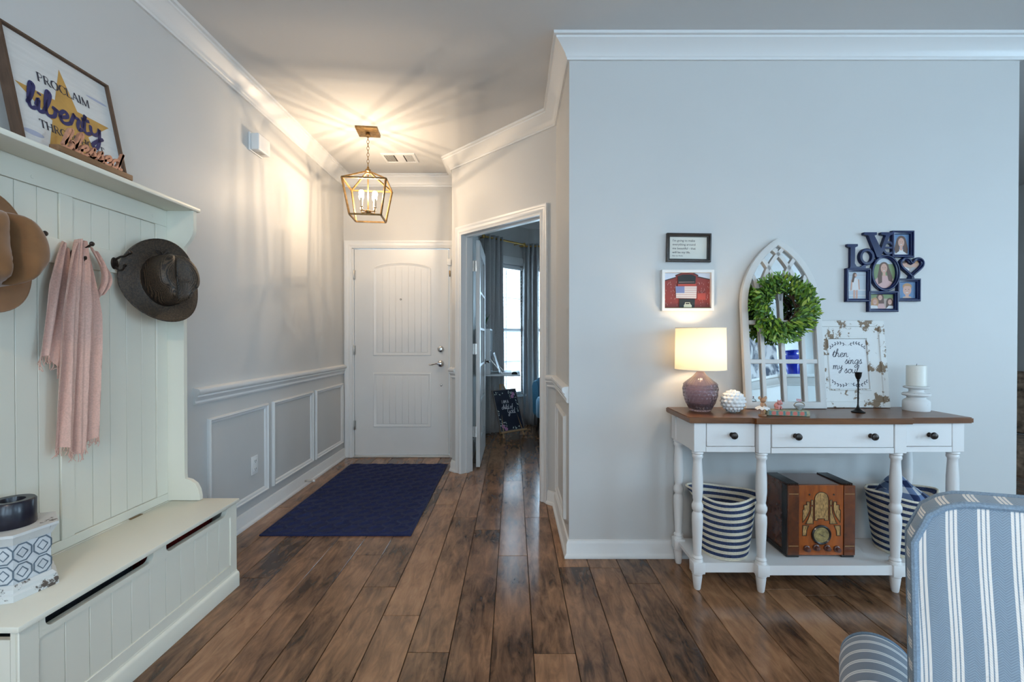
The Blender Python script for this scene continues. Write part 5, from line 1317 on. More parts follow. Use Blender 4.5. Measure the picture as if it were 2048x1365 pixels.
def ph_oval(P, E):
    E('green', 0.5, 0.5, 0.52, 0.52); P('sea', [(0.12, 0.80), (0.88, 0.80), (0.72, 0.97), (0.5, 1.02), (0.28, 0.97)])
    P('pink', [(0.10, 0.26), (0.24, 0.38), (0.5, 0.44), (0.76, 0.40), (0.92, 0.30), (0.80, 0.10), (0.5, -0.02), (0.2, 0.10)])
    E('hair', 0.50, 0.70, 0.21, 0.17); P('hair', [(0.30, 0.72), (0.22, 0.40), (0.26, 0.14), (0.42, 0.20), (0.42, 0.6)]); P('hair', [(0.70, 0.72), (0.86, 0.40), (0.88, 0.20), (0.70, 0.26), (0.60, 0.6)])
    P('skin', [(0.44, 0.40), (0.58, 0.40), (0.56, 0.54), (0.45, 0.54)]); face(P, E, 0.50, 0.66, 0.19, asp=1.2)
def ph_beach(P, E):
    P('sea', SQ); P('white', [(0, 0.30), (1, 0.30), (1, 0.34), (0, 0.34)]); P('white', [(0, 0.12), (1, 0.10), (1, 0.13), (0, 0.15)]); P('grey', [(0, 0.86), (1, 0.86), (1, 0.88), (0, 0.88)])
    for u in (0.36, 0.50): P('skin', [(u - 0.05, 0.02), (u + 0.04, 0.02), (u + 0.05, 0.36), (u - 0.05, 0.36)])
    P('white', [(0.24, 0.32), (0.62, 0.32), (0.58, 0.70), (0.48, 0.76), (0.32, 0.74), (0.25, 0.6)]); P('skin', [(0.15, 0.30), (0.22, 0.32), (0.28, 0.72), (0.20, 0.70)]); P('skin', [(0.60, 0.34), (0.66, 0.34), (0.62, 0.70), (0.55, 0.72)])
    E('hair', 0.38, 0.87, 0.11, 0.09); P('hair', [(0.28, 0.90), (0.22, 0.62), (0.32, 0.60), (0.40, 0.85)]); E('skin', 0.43, 0.86, 0.06, 0.055)
def ph_heart(P, E):
    P('tan', [(0.5, 0.02), (1.0, 0.60), (0.95, 0.86), (0.75, 0.98), (0.5, 0.80), (0.25, 0.98), (0.05, 0.86), (0.0, 0.60)])
    P('grey', [(0.5, 0.06), (0.92, 0.50), (0.70, 0.62), (0.48, 0.45)]); P('white', [(0.40, 0.16), (0.46, 0.48), (0.20, 0.62), (0.06, 0.55)])
    E('skin', 0.22, 0.76, 0.15, 0.17); E('hair', 0.16, 0.90, 0.14, 0.08); E('skin', 0.74, 0.74, 0.15, 0.17); E('fair', 0.78, 0.90, 0.15, 0.09); P('skin', [(0.30, 0.70), (0.66, 0.66), (0.66, 0.60), (0.30, 0.62)])
def ph_boy(P, E):
    P('studio', SQ); P('tan', [(0.22, 0), (0.78, 0), (0.70, 0.12), (0.30, 0.12)]); P('skin', [(0.40, 0.05), (0.60, 0.05), (0.60, 0.25), (0.40, 0.25)]); E('fair', 0.5, 0.72, 0.27, 0.20); face(P, E, 0.5, 0.50, 0.38, asp=1.05)
    P('fair', [(0.24, 0.66), (0.30, 0.84), (0.5, 0.90), (0.72, 0.84), (0.76, 0.66), (0.66, 0.74), (0.38, 0.75)])
def ph_girls(P, E):
    P('tan', SQ); P('green', [(0, 0.7), (1, 0.7), (1, 1), (0, 1)])
    for u, v, r_, h in ((0.44, 0.74, 0.28, 'hair'), (0.22, 0.46, 0.28, 'fair'), (0.84, 0.46, 0.26, 'hair')):
        E(h, u, v, r_ * 0.56, r_ * 1.12); P(h, [(u - r_ * 0.56, v), (u + r_ * 0.56, v), (u + r_ * 0.6, v - r_ * 1.5), (u - r_ * 0.6, v - r_ * 1.5)])
    P('pink', [(0.30, 0), (0.66, 0), (0.60, 0.36), (0.38, 0.36)]); P('white', [(0, 0), (0.36, 0), (0.32, 0.22), (0.10, 0.24), (0, 0.18)]); P('white', [(0.68, 0), (1, 0), (1, 0.2), (0.80, 0.22)])
    for u, v, r_ in ((0.44, 0.76, 0.22), (0.22, 0.46, 0.24), (0.84, 0.46, 0.22)): face(P, E, u, v, r_, asp=0.62)
photo(rectz(826, 155, 1130, 520), ph_girl, 'g'); photo(rectz(207, 665, 545, 1122), ph_beach, 'b'); photo(rectz(508, 975, 920, 1258), ph_girls, 's'); photo(rectz(905, 806, 1222, 1115), ph_boy, 'y')
cx_, cz_ = zoomc(745, 730); photo(ellipse(cx_, cz_, 198 / 6.827 * PXS, 250 / 6.825 * PXS, 44), ph_oval, 'o')
hx, hz = zoomc(1105, 660); hpts = []
for i in range(44):
    t_ = 2 * PI * i / 44; hpts.append((hx + 0.0041 * 16 * math.sin(t_) ** 3, hz + 0.0040 * (13 * math.cos(t_) - 5 * math.cos(2 * t_) - 2 * math.cos(3 * t_) - math.cos(4 * t_)) + 0.008))
photo(hpts[::-1], ph_heart, 'h')
def zl(pts): return [zoomc(*p) for p in pts]
bm = NB(); prism(bm, zl([(218, 338), (360, 338), (360, 368), (325, 385), (320, 600), (345, 640), (400, 650), (430, 625), (470, 620), (470, 690), (240, 690), (262, 640), (262, 390), (218, 368)]), -0.018, -0.001, 'y')
L_ = obj('letter_l', bm, BLUE, LV, 30)
bm = NB(); oc = zoomc(490, 510); ring(bm, ellipse(oc[0], oc[1], 108 / 6.827 * PXS, 118 / 6.825 * PXS, 36), [(0, 0), (0.001, 0.015), (0.004, 0.018), (0.016, 0.018), (0.018, 0.014), (0.018, 0)]); obj('letter_o', bm, BLUE, LV, 30)
bm = NB(); prism(bm, zl([(438, 180), (612, 180), (612, 215), (580, 225), (670, 400), (735, 225), (672, 212), (672, 180), (838, 180), (838, 205), (790, 225), (665, 520), (615, 520), (500, 230), (438, 212)]), -0.021, -0.001, 'y'); obj('letter_v', bm, BLUE, LV, 30)
bm = NB(); ribbon(bm, smooth_pts(zl([(722, 385), (832, 385), (828, 340), (780, 312), (725, 345), (710, 400), (740, 455), (790, 466), (835, 445)]), 5), 26 / 6.827 * PXS, -0.018, -0.001, taper=False); obj('letter_e', bm, BLUE, LV, 30)

# ================================================================== on the lower shelf
ROPEW = mat('rope_cream', (0.76, 0.70, 0.57), 0.9, noise=0.10, scale=160, bump=0.5)
ROPEB = mat('rope_navy', (0.035, 0.055, 0.13), 0.9, noise=0.55, scale=170, bump=0.6)
def basket(label, loc, rot, ear_a):
    t = thing('rope_basket', label, 'basket', loc, (0, 0, rot), 'striped rope baskets under the console')
    nb, hh = 18, 0.285
    def shape(a, z):
        s = z / hh
        r = 0.102 + 0.034 * min(1, s * 1.1) ** 0.8
        e = max(0.0, math.cos(a - ear_a)) ** 24 + max(0.0, math.cos(a - ear_a - PI)) ** 24
        k = max(0, (s - 0.80) / 0.20)
        return r + 0.034 * e * k * k, z + 0.012 * math.cos(2 * (a - ear_a)) * s * s
    for k in range(nb):
        z0, z1 = hh * k / nb, hh * (k + 1) / nb; dz = (z1 - z0) / 2; prof = []
        for c_ in range(2):
            for i in range(5):
                th = PI * i / 4; prof.append((0.0045 * math.sin(th), z0 + dz * c_ + dz * (0.5 - 0.5 * math.cos(th))))
        inn = [(-0.006, z1), (-0.006, z0)]
        bm = NB(); lathe(bm, prof + inn + [prof[0]], 64, fn=lambda a, r, z: (shape(a, z)[0] + r, shape(a, z)[1]), cap=False)
        obj('rope_band', bm, ROPEB if k % 2 == 1 else ROPEW, t, 60)
    bm = NB(); tube(bm, [((shape(a, hh)[0] - 0.001) * math.cos(a), (shape(a, hh)[0] - 0.001) * math.sin(a), shape(a, hh)[1] + 0.003) for a in [2 * PI * i / 72 for i in range(72)]], 0.0055, 8, closed=True)
    obj('rim', bm, ROPEW, t)
    obj('bottom', lathe(NB(), [(0.001, 0.001), (0.100, 0.001), (0.100, 0.008), (0.001, 0.008)], 40, cap=False), ROPEW, t)
    return t
basket('blue and cream striped rope basket, empty, beside the old radio', (1.022, 2.212, SZ), 0, R(-25))
basket('blue and cream striped rope basket holding a plaid blanket', (1.900, 2.225, SZ), 0, R(0))
# plaid blanket stuffed in the right basket
m, nt, b = principled('plaid'); MATS['plaid'] = m
tc = N(nt, 'ShaderNodeTexCoord'); sp = N(nt, 'ShaderNodeSeparateXYZ'); nt.links.new(tc.outputs['Object'], sp.inputs[0]); outs = []
for ax in (0, 2):
    m1 = N(nt, 'ShaderNodeMath', operation='MULTIPLY'); m1.inputs[1].default_value = 20; nt.links.new(sp.outputs[ax], m1.inputs[0])
    f1 = N(nt, 'ShaderNodeMath', operation='FRACT'); nt.links.new(m1.outputs[0], f1.inputs[0]); g1 = N(nt, 'ShaderNodeMath', operation='GREATER_THAN'); g1.inputs[1].default_value = 0.5; nt.links.new(f1.outputs[0], g1.inputs[0]); outs.append(g1.outputs[0])
s_a = N(nt, 'ShaderNodeMath', operation='ADD'); nt.links.new(outs[0], s_a.inputs[0]); nt.links.new(outs[1], s_a.inputs[1]); s_b = N(nt, 'ShaderNodeMath', operation='MULTIPLY'); s_b.inputs[1].default_value = 0.5; nt.links.new(s_a.outputs[0], s_b.inputs[0])
rp = N(nt, 'ShaderNodeValToRGB'); rp.color_ramp.elements[0].color = (0.62, 0.64, 0.66, 1); rp.color_ramp.elements[1].color = (0.012, 0.025, 0.09, 1); e_ = rp.color_ramp.elements.new(0.5); e_.color = (0.14, 0.20, 0.34, 1)
nt.links.new(s_b.outputs[0], rp.inputs[0]); nt.links.new(rp.outputs[0], b.inputs['Base Color']); b.inputs['Roughness'].default_value = 0.95
bm = NB(); g = []; nn = 44; rb = random.Random(4)
ph_ = [rb.uniform(0, 6) for _ in range(6)]
for i in range(nn + 1):
    row = []
    for j in range(nn + 1):
        u, v = i / nn * 2 - 1, j / nn * 2 - 1
        x = u * math.sqrt(1 - v * v / 2) * 0.118; y = v * math.sqrt(1 - u * u / 2) * 0.118; d = math.hypot(x, y) / 0.118
        z = 0.262 + 0.075 * (1 - d * d) + 0.016 * math.sin(26 * x + 9 * y + ph_[0]) + 0.012 * math.sin(-14 * x + 34 * y + ph_[1]) + 0.010 * math.sin(60 * x + ph_[2])
        if d > 0.9: z -= (d - 0.9) * 1.2
        row.append(bm.verts.new((x, y, z)))
    g.append(row)
for i in range(nn):
    for j in range(nn): bm.faces.new((g[i][j], g[i + 1][j], g[i + 1][j + 1], g[i][j + 1]))
tag(obj('plaid_blanket', bm, MATS['plaid'], smooth=80, loc=(1.900, 2.225, SZ)), 'navy and white checked blanket bundled in the rope basket', 'blanket')

# ---- antique radio
RD = thing('antique_radio', 'antique wooden tabletop radio with arched grille and round dial', 'radio', (1.452, 2.140, SZ))
VEN = wood('radio_veneer', (0.13, 0.028, 0.006), (0.55, 0.135, 0.020), rough=0.22, scale=4, stretch=(7, 7, 1.2), coat=0.5, bump=0.03)
VDK = wood('radio_dark', (0.030, 0.009, 0.004), (0.24, 0.060, 0.014), rough=0.22, scale=4, stretch=(3, 3, 3), coat=0.5, bump=0.03)
EBON = mat('ebonised', (0.008, 0.007, 0.007), 0.3, coat=0.3)
CLOTH = mat('grille_cloth', (0.38, 0.21, 0.07), 0.8, noise=0.55, scale=70, stretch=(3, 3, 1), bump=0.4)
rw, rd, rh = 0.160, 0.190, 0.345; z0 = 0.013
body = obj('case', B(-rw + 0.006, rw - 0.006, 0.012, rd, z0, rh, 0.002, 1), VDK, RD)
for s in (-1, 1): obj('foot', B(s * 0.130 - 0.030, s * 0.130 + 0.030, 0.006, rd - 0.006, 0.0005, z0, 0.002, 1), EBON, RD)
for s in (-1, 1):
    for k in range(6): obj('corner_rib', B(min(s * (rw - 0.004 - k * 0.0095), s * (rw - 0.012 - k * 0.0095)), max(s * (rw - 0.004 - k * 0.0095), s * (rw - 0.012 - k * 0.0095)), 0.010, rd - 0.002, rh - 0.001, rh + 0.006, 0.002, 1), EBON, body)
    for k in range(5): obj('corner_rib', B(s * (rw - 0.006) - 0.0005 if s > 0 else -rw - 0.0005, s * (rw - 0.006) + 0.0065 if s > 0 else -rw + 0.0065, 0.006 + k * 0.0085, 0.0130 + k * 0.0085, z0, rh - 0.002, 0.002, 1), EBON, body)
    obj('pilaster', B(s * 0.1325 - 0.0265, s * 0.1325 + 0.0265, -0.002, 0.012, z0, rh - 0.001, 0.002, 1), VDK, RD)
    bm = NB()
    for z in (0.058, 0.304): box(bm, s * 0.1325 - 0.0225, s * 0.1325 + 0.0225, -0.0026, -0.0018, z - 0.0012, z + 0.0012)
    obj('inlay_line', bm, mat('inlay', (0.42, 0.24, 0.09), 0.4), RD)
obj('back_skirt', B(-rw + 0.002, rw - 0.002, 0.05, rd + 0.001, z0, z0 + 0.012, 0.001, 1), EBON, body)
# fretted front: cloth behind, veneer cut by raised fret outlines
frt = obj('front_panel', B(-0.1045, 0.1045, 0.002, 0.012, z0, rh - 0.001, 0.001, 1), VEN, RD)
def zr(x, y): return ((x - 595) / 910 * 0.319 - 0.0, rh - (y - 255) / 1005 * (rh - z0))     # from the enlarged view of the front
def fret(pts, nm='grille_opening'):
    P_ = [zr(*p) for p in pts]
    ar = sum(P_[i][0] * P_[(i + 1) % len(P_)][1] - P_[(i + 1) % len(P_)][0] * P_[i][1] for i in range(len(P_)))
    if ar < 0: P_ = P_[::-1]
    o_ = obj(nm, flat(NB(), P_, 0.0016), CLOTH, frt, 0)
    obj('fret_edge', ring(NB(), P_, [(-0.0012, 0), (-0.0012, 0.0022), (0.0008, 0.0022), (0.0008, 0)], base=0.002), EBON, o_)
archp = [(505, 760), (505, 480)] + [(598 - 92 * math.cos(PI * i / 12), 450 - 95 * math.sin(PI * i / 12)) for i in range(13)] + [(690, 480), (690, 760), (640, 760), (640, 735), (545, 735), (545, 760)]
fret(archp)
for s in (-1, 1):
    def mir(pts): return [(598 + s * (598 - x), y) for x, y in pts] if s > 0 else pts
    fret(mir([(398, 495), (438, 495), (438, 610), (410, 690), (345, 790), (345, 610), (362, 610), (362, 540), (398, 540)]))
    fret(mir([(458, 560), (486, 560), (486, 810), (385, 810), (420, 740), (452, 640)]))
    fret(mir([(458, 470), (486, 470), (486, 540), (458, 540)]))
    fret(mir([(345, 835), (425, 835), (400, 900), (392, 978), (345, 978)]))
    kx, kz = zr(598 + s * 163, 390); obj('stud', disc_y(NB(), kx, 0.002, kz, [(0.004, 0), (0.0035, 0.003), (0.001, 0.004)], 12), IRON, frt)
dx_, dz_ = zr(592, 965)
dial = obj('dial_bezel', disc_y(NB(), dx_, 0.002, dz_, [(0.046, 0), (0.046, 0.006), (0.041, 0.010), (0.036, 0.006), (0.036, 0.003)], 40), EBON, RD)
obj('dial_face', disc_y(NB(), dx_, 0.002, dz_, [(0.036, 0.0), (0.036, 0.0045), (0.001, 0.0050)], 40), mat('dial_brass', (0.36, 0.27, 0.11), 0.35, 0.3, noise=0.4, scale=60), dial)
bm = NB()
for k in range(24):
    a = 2 * PI * k / 24; ribbon(bm, [(dx_ + 0.026 * math.cos(a), dz_ + 0.026 * math.sin(a)), (dx_ + 0.031 * math.cos(a), dz_ + 0.031 * math.sin(a))], 0.0012, -0.0035, -0.0035, taper=False)
ribbon(bm, [(dx_ - 0.012, dz_ + 0.006), (dx_ + 0.016, dz_ - 0.010)], 0.0016, -0.0036, -0.0036, taper=False)
obj('dial_marks', bm, INK, dial)
KN = mat('radio_knob', (0.10, 0.035, 0.025), 0.3, coat=0.3)
for kxp, kyp in ((395, 1160), (520, 1145), (668, 1150), (800, 1165)):
    a, c_ = zr(kxp, kyp); obj('knob', disc_y(NB(), a, 0.002, c_, [(0.0145, 0), (0.0145, 0.008), (0.011, 0.010), (0.0105, 0.020), (0.008, 0.023), (0.001, 0.024)], 20), KN, RD)

# ================================================================== office beyond the slanted doorway
OW = BX + 0.12          # office left wall
# wall-mounted drop-front desk
WC = mat('desk_white', (0.66, 0.70, 0.72), 0.4)
ds = thing('wall_desk', 'white wall-mounted drop-front desk in the office', 'desk', (OW + 0.0005, 4.90, 0.75))
bm = NB(); box(bm, 0, 0.165, 0, 0.016, 0.02, 0.512); box(bm, 0, 0.165, 0.484, 0.50, 0.02, 0.512); box(bm, 0, 0.165, 0.016, 0.484, 0.02, 0.036); box(bm, 0, 0.165, 0.016, 0.484, 0.496, 0.512); box(bm, 0, 0.008, 0.016, 0.484, 0.036, 0.496)
obj('cabinet', bm, WC, ds)
obj('inner_shelf', B(0.008, 0.150, 0.016, 0.484, 0.26, 0.272), WC, ds)
obj('desk_leaf', B(0.010, 0.490, 0.0, 0.50, 0.0, 0.0185, 0.002, 1), WC, ds)
for y in (0.03, 0.47): obj('stay', bar(NB(), (0.150, y, 0.20), (0.300, y, 0.021), 0.006), NICKEL, ds)
# laptop
lt = thing('laptop', 'open silver laptop on the white wall desk', 'laptop', (-0.100, 5.03, 0.7690))
SILV = mat('laptop_silver', (0.55, 0.57, 0.60), 0.35, 0.6)
obj('keyboard_base', B(-0.06, 0.165, -0.02, 0.31, 0, 0.014, 0.003), SILV, lt)
obj('keys', B(-0.03, 0.075, 0.0, 0.29, 0.0142, 0.0155), BLACK, lt)
lidl = obj('screen', B(-0.008, 0.0, -0.02, 0.31, 0, 0.225, 0.002), SILV, lt, loc=(-0.055, 0, 0.013), rot=(0, R(-17), 0))
obj('display', B(0.0002, 0.0008, -0.008, 0.298, 0.012, 0.212), BLACK, lidl)
tag(obj('computer_mouse', lathe(NB(), [(0.001, 0), (0.032, 0.0), (0.034, 0.006), (0.028, 0.018), (0.014, 0.025), (0.001, 0.026)], 24, fn=lambda a, r, z: (r * (1 - 0.35 * math.sin(a) ** 2), z), cap=False), BLACK, loc=(0.012, 4.945, 0.7690)), 'black computer mouse on the wall desk beside the laptop', 'mouse')
# aloe on top of the desk cabinet
al = thing('potted_aloe', 'small green aloe plant on top of the wall desk', 'plant', (-0.325, 5.04, 1.2625))
obj('pot', lathe(NB(), [(0.022, 0), (0.030, 0.03), (0.031, 0.05), (0.027, 0.05), (0.026, 0.04), (0.001, 0.04)], 20, cap=False), mat('pot_dark', (0.03, 0.035, 0.04), 0.5), al)
rn = random.Random(6)
for k in range(12):
    a = k * 2.4; l = rn.uniform(0.07, 0.14); sp_ = rn.uniform(0.1, 0.6)
    obj('leaf', tube(NB(), [(0.008 * math.cos(a), 0.008 * math.sin(a), 0.04), (0.02 * math.cos(a) * sp_ * 3, 0.02 * math.sin(a) * sp_ * 3, 0.04 + l * 0.5), (l * sp_ * math.cos(a), l * sp_ * math.sin(a), 0.04 + l)], [0.007, 0.006, 0.001], 6), mat('aloe_green', (0.05, 0.13, 0.05), 0.5), al)
# curtains and rods
CURT = mat('grey_linen', (0.42, 0.42, 0.42), 0.9, noise=0.10, scale=120, bump=0.3)
def curtain(name, label, loc, rz, W, z0, z1, folds, depth=0.035):
    bm = NB(); n = folds * 12; rows = 14; g = []
    for r_ in range(rows + 1):
        s = r_ / rows; row = []
        for i in range(n + 1):
            q = i / n; amp = depth * (0.75 + 0.25 * math.sin(q * 9 + s * 2.0)); row.append(bm.verts.new((W * q + 0.006 * math.sin(s * 5 + q * 20), amp * math.sin(2 * PI * folds * q), z0 + (z1 - z0) * s)))
        g.append(row)
    for r_ in range(rows):
        for i in range(n): bm.faces.new((g[r_][i], g[r_][i + 1], g[r_ + 1][i + 1], g[r_ + 1][i]))
    o = obj(name, bm, CURT, smooth=80, loc=loc, rot=(0, 0, rz))
    md = o.modifiers.new('thickness', 'SOLIDIFY'); md.thickness = 0.004
    return o
def bayp(s, off): return (OW + C45 * s + C45 * off, 5.5 + C45 * s - C45 * off)
GOLDR = mat('brass_rod', (0.50, 0.32, 0.10), 0.3, 0.9)
p = bayp(0.015, 0.105); tag(curtain('curtain', '', (p[0], p[1], 0), R(45), 0.29, 0.012, 2.405, 4), 'grey linen curtain on the left side of the office bay window', 'curtain', 'grey office curtains')
tag(curtain('curtain', '', (0.095, 6.117 - 0.105, 0), 0, 0.235, 0.012, 2.405, 4), 'grey linen curtain between the two office windows', 'curtain', 'grey office curtains')
def rod(label, a, b, z):
    t = thing('curtain_rod', label, 'curtain rod', (0, 0, 0), (0, 0, 0))
    obj('pole', tube(NB(), [(*a, z), (*b, z)], 0.0115, 12), GOLDR, t)
    for p_, q_ in ((a, b), (b, a)):
        d = (Vector(p_) - Vector(q_)).normalized()
        obj('finial', tube(NB(), [Vector((*p_, z)) + Vector((d.x, d.y, 0)) * k_ for k_ in (0, 0.006, 0.02, 0.034, 0.042)], [0.012, 0.020, 0.026, 0.018, 0.004], 14), GOLDR, t)
    return t
t = rod('brass curtain rod over the angled office window', bayp(0.0, 0.105), bayp(0.66, 0.105), 2.372)
bm = NB()
for s in (0.02, 0.60): bar(bm, (*bayp(s, 0.001), 2.372), (*bayp(s, 0.105), 2.372), 0.012)
obj('bracket', bm, GOLDR, t)
t = rod('brass curtain rod over the far office window', (0.085, 6.012), (1.25, 6.012), 2.372)
bm = NB()
for x in (0.36, 1.15): bar(bm, (x, 6.116, 2.372), (x, 6.012, 2.372), 0.012)
obj('bracket', bm, GOLDR, t)
# easel sign with floral border
es_ = thing('easel_sign', 'navy floral sign I am a child of God on a small easel', 'sign', (-0.005, 5.345, 0), (0, 0, R(38)))
OAK = wood('easel_oak', (0.35, 0.20, 0.09), (0.55, 0.36, 0.19), rough=0.6, scale=6, stretch=(8, 8, 1.5))
lean = R(-21)
EW, EH = 0.35, 0.50
Mx = Matrix.Translation((0, 0, 0.075)) @ Matrix.Rotation(lean, 4, 'X')
def lean_obj(nm, bm_, m_, par, sm=40):
    bmesh.ops.transform(bm_, matrix=Mx, verts=bm_.verts[:]); return obj(nm, bm_, m_, par, sm)
brd = lean_obj('board', B(-EW / 2 + 0.006, EW / 2 - 0.006, 0.002, 0.014, 0.006, EH - 0.006), mat('chalk_navy', (0.008, 0.011, 0.028), 0.5), es_)
lean_obj('frame', ring(NB(), rect(-EW / 2, EW / 2, 0, EH), [(0, 0), (0, 0.018), (0.009, 0.018), (0.009, 0)], base=0.016), mat('greywood', (0.20, 0.17, 0.15), 0.7), es_)
bm = NB(); WHT = mat('chalk_white', (0.72, 0.72, 0.74), 0.7)
script(bm, 'I AM A', -0.025, 0.330, 0.026, 0.0055, 0.0012, 0.0012, center=True, slant=0.1, stretch=0.9); lean_obj('lettering', bm, WHT, brd)
bm = NB(); script(bm, 'child of', -0.010, 0.262, 0.027, 0.0060, 0.0012, 0.0012, center=True, stretch=1.0); lean_obj('lettering', bm, WHT, brd)
bm = NB(); script(bm, 'God', 0.035, 0.205, 0.034, 0.0065, 0.0012, 0.0012, center=True); lean_obj('lettering', bm, WHT, brd)
rn = random.Random(12); b1 = NB(); b2 = NB(); lay2 = 0
def petal(bm_, x, z, r_, t_): flat(bm_, ellipse(x, z, r_, r_, 8), t_)
for (cx_, cz_, sx_, sz_, n_) in ((0.105, 0.43, 0.055, 0.045, 22), (-0.09, 0.455, 0.06, 0.02, 9), (-0.115, 0.06, 0.045, 0.055, 20), (0.07, 0.035, 0.07, 0.02, 10), (-0.145, 0.19, 0.014, 0.07, 9), (0.145, 0.29, 0.016, 0.08, 10)):
    for k in range(n_): petal(b1, cx_ + rn.uniform(-sx_, sx_), cz_ + rn.uniform(-sz_, sz_), rn.uniform(0.004, 0.008), 0.0014 - 0.00002 * k)
for cx_, cz_ in ((0.120, 0.438), (-0.125, 0.060), (0.098, 0.405), (-0.090, 0.028)):
    for k in range(6): petal(b2, cx_ + 0.013 * math.cos(k * 1.05), cz_ + 0.013 * math.sin(k * 1.05), 0.011, 0.0007 - 0.00003 * k)
lean_obj('white_blossoms', b1, mat('blossom_white', (0.60, 0.66, 0.62), 0.7), brd, 0); lean_obj('pink_blossoms', b2, mat('blossom_pink', (0.50, 0.22, 0.42), 0.7), brd, 0)
lean_obj('ledge', B(-EW / 2 - 0.015, EW / 2 + 0.015, -0.030, 0.016, -0.020, -0.001, 0.002, 1), OAK, es_)
for s in (-1, 1): obj('leg', tube(NB(), [(s * 0.150, -0.02, 0.004), (s * 0.105, 0.10, 0.30), (s * 0.02, 0.235, 0.60)], 0.010, 8), OAK, es_)
obj('leg', tube(NB(), [(0, 0.262, 0.004), (0, 0.238, 0.60)], 0.009, 8), OAK, es_)
# teal barrel chair
TEAL = mat('teal_tweed', (0.045, 0.17, 0.27), 0.9, noise=0.25, scale=160, bump=0.4, sheen=0.3)
bc = thing('barrel_chair', 'teal blue tweed barrel chair in the office', 'chair', (0.515, 5.56, 0), (0, 0, R(115)))
bm = NB(); n = 40
prof_b = [(0.30, 0.20), (0.315, 0.24), (0.32, 0.45), (0.325, 0.66), (0.312, 0.705), (0.285, 0.722), (0.258, 0.705), (0.245, 0.66), (0.24, 0.40), (0.24, 0.20)]
rings_ = []
for i in range(n + 1):
    a = R(-215 + 250 * i / n) + PI / 2 * 0; drop = 0.10 * abs(2 * i / n - 1) ** 3
    rings_.append([bm.verts.new((r_ * math.cos(a), r_ * math.sin(a), z - (drop if z > 0.5 else 0))) for r_, z in prof_b])
for a, b_ in zip(rings_, rings_[1:]):
    for k in range(len(prof_b)):
        j = (k + 1) % len(prof_b); bm.faces.new((a[k], a[j], b_[j], b_[k]))
bm.faces.new(rings_[0]); bm.faces.new(rings_[-1][::-1])
obj('back_shell', bm, TEAL, bc, 60)
obj('seat', lathe(NB(), [(0.001, 0.20), (0.235, 0.20), (0.24, 0.24), (0.238, 0.40), (0.22, 0.435), (0.001, 0.445)], 40, cap=False), TEAL, bc, 60)
for a in (45, 135, 225, 315): obj('leg', tube(NB(), [(0.21 * math.cos(R(a)), 0.21 * math.sin(R(a)), 0.205), (0.235 * math.cos(R(a)), 0.235 * math.sin(R(a)), 0.001)], [0.019, 0.012], 10), BLACK, bc)

# ================================================================== striped armchair close to the camera
AC = thing('armchair', 'blue and white striped fabric armchair seen from behind', 'armchair', (0.574 * 0.76 + 0.819 * 0.418, 0.819 * 0.76 - 0.574 * 0.418, 0), (0, 0, R(-35)))
STR1 = striped('blue_stripe', (0.22, 0.305, 0.395), (0.80, 0.80, 0.78), 0.0285, [(0.36, 0.045), (0.50, 0.050), (0.64, 0.045)], axis=0, tscale=330)
STR2 = striped('ticking_stripe', (0.22, 0.255, 0.31), (0.78, 0.77, 0.75), 0.034, [(0.44, 0.06), (0.60, 0.06)], axis=1, tscale=400, twill=0.2)
WELT = mat('welt_blue', (0.20, 0.285, 0.38), 0.9, noise=0.2, scale=500)
def uv_grid(g, uvf, m, name, parent, closed_u=False, smooth=70):
    """grid of points -> mesh with UVs from uvf(i, j)"""
    bm = NB(); V = [[bm.verts.new(p) for p in row] for row in g]; uv = bm.loops.layers.uv.new('UVMap')
    for i in range(len(V) - 1):
        for j in range(len(V[0]) - 1):
            f = bm.faces.new((V[i][j], V[i + 1][j], V[i + 1][j + 1], V[i][j + 1]))
            for lp_, (a, b) in zip(f.loops, ((i, j), (i + 1, j), (i + 1, j + 1), (i, j + 1))): lp_[uv].uv = uvf(a, b)
    return obj(name, bm, m, parent, smooth)
# back: outline in x/z, depth in y (y=0 rear face, away from the seat)
hwid = 0.33; ZB, ZT = 0.14, 0.952
def back_top(x):      # gently arched crest with rounded shoulders
    e = max(0.0, (abs(x) - (hwid - 0.055)) / 0.055)
    return ZT + 0.020 * (1 - (x / hwid) ** 2) - 0.055 * (1 - math.sqrt(max(0, 1 - min(1, e) ** 2)))
nxg, nzg = 44, 30
def rear(i, j):
    x = -hwid + 2 * hwid * i / nxg; s = j / nzg; z = ZB + (back_top(x) - ZB) * s
    bulge = -0.020 * (1 - (x / hwid) ** 4) * math.sin(PI * min(1, s * 1.0)) ** 0.6
    pucker = 0.004 * math.sin(s * 24 + x * 8) * max(0, (abs(x) / hwid) - 0.55)
    return (x * (1 - 0.03 * (1 - s)), bulge + 0.055 * s - 0.03 + pucker, z)
G = [[rear(i, j) for j in range(nzg + 1)] for i in range(nxg + 1)]
uv_grid(G, lambda i, j: (-hwid + 2 * hwid * i / nxg + 0.0075 + 0.5 + 0.0015 * math.sin(j * 0.5), j / nzg * (ZT - ZB)), STR1, 'outside_back', AC)
per = [rear(0, j) for j in range(nzg + 1)] + [rear(i, nzg) for i in range(1, nxg + 1)] + [rear(nxg, j) for j in range(nzg - 1, -1, -1)]
TH = 0.050
def strip(per, y_add, n_d, lift):
    out = []
    for k, p_ in enumerate(per):
        row = []
        for d in range(n_d + 1):
            s = d / n_d; c_ = Vector((0, 0, 0.6)); v = Vector(p_); o_ = Vector((v.x, 0, max(0, v.z - 0.75))); o_ = o_.normalized() if o_.length > 1e-6 else Vector((0, 0, 1))
            v = v + Vector((0, y_add * s, 0)) + o_ * lift * math.sin(PI * s); row.append(tuple(v))
        out.append(row)
    return out
S_ = strip(per, TH, 6, 0.005)
plen = [0.0]
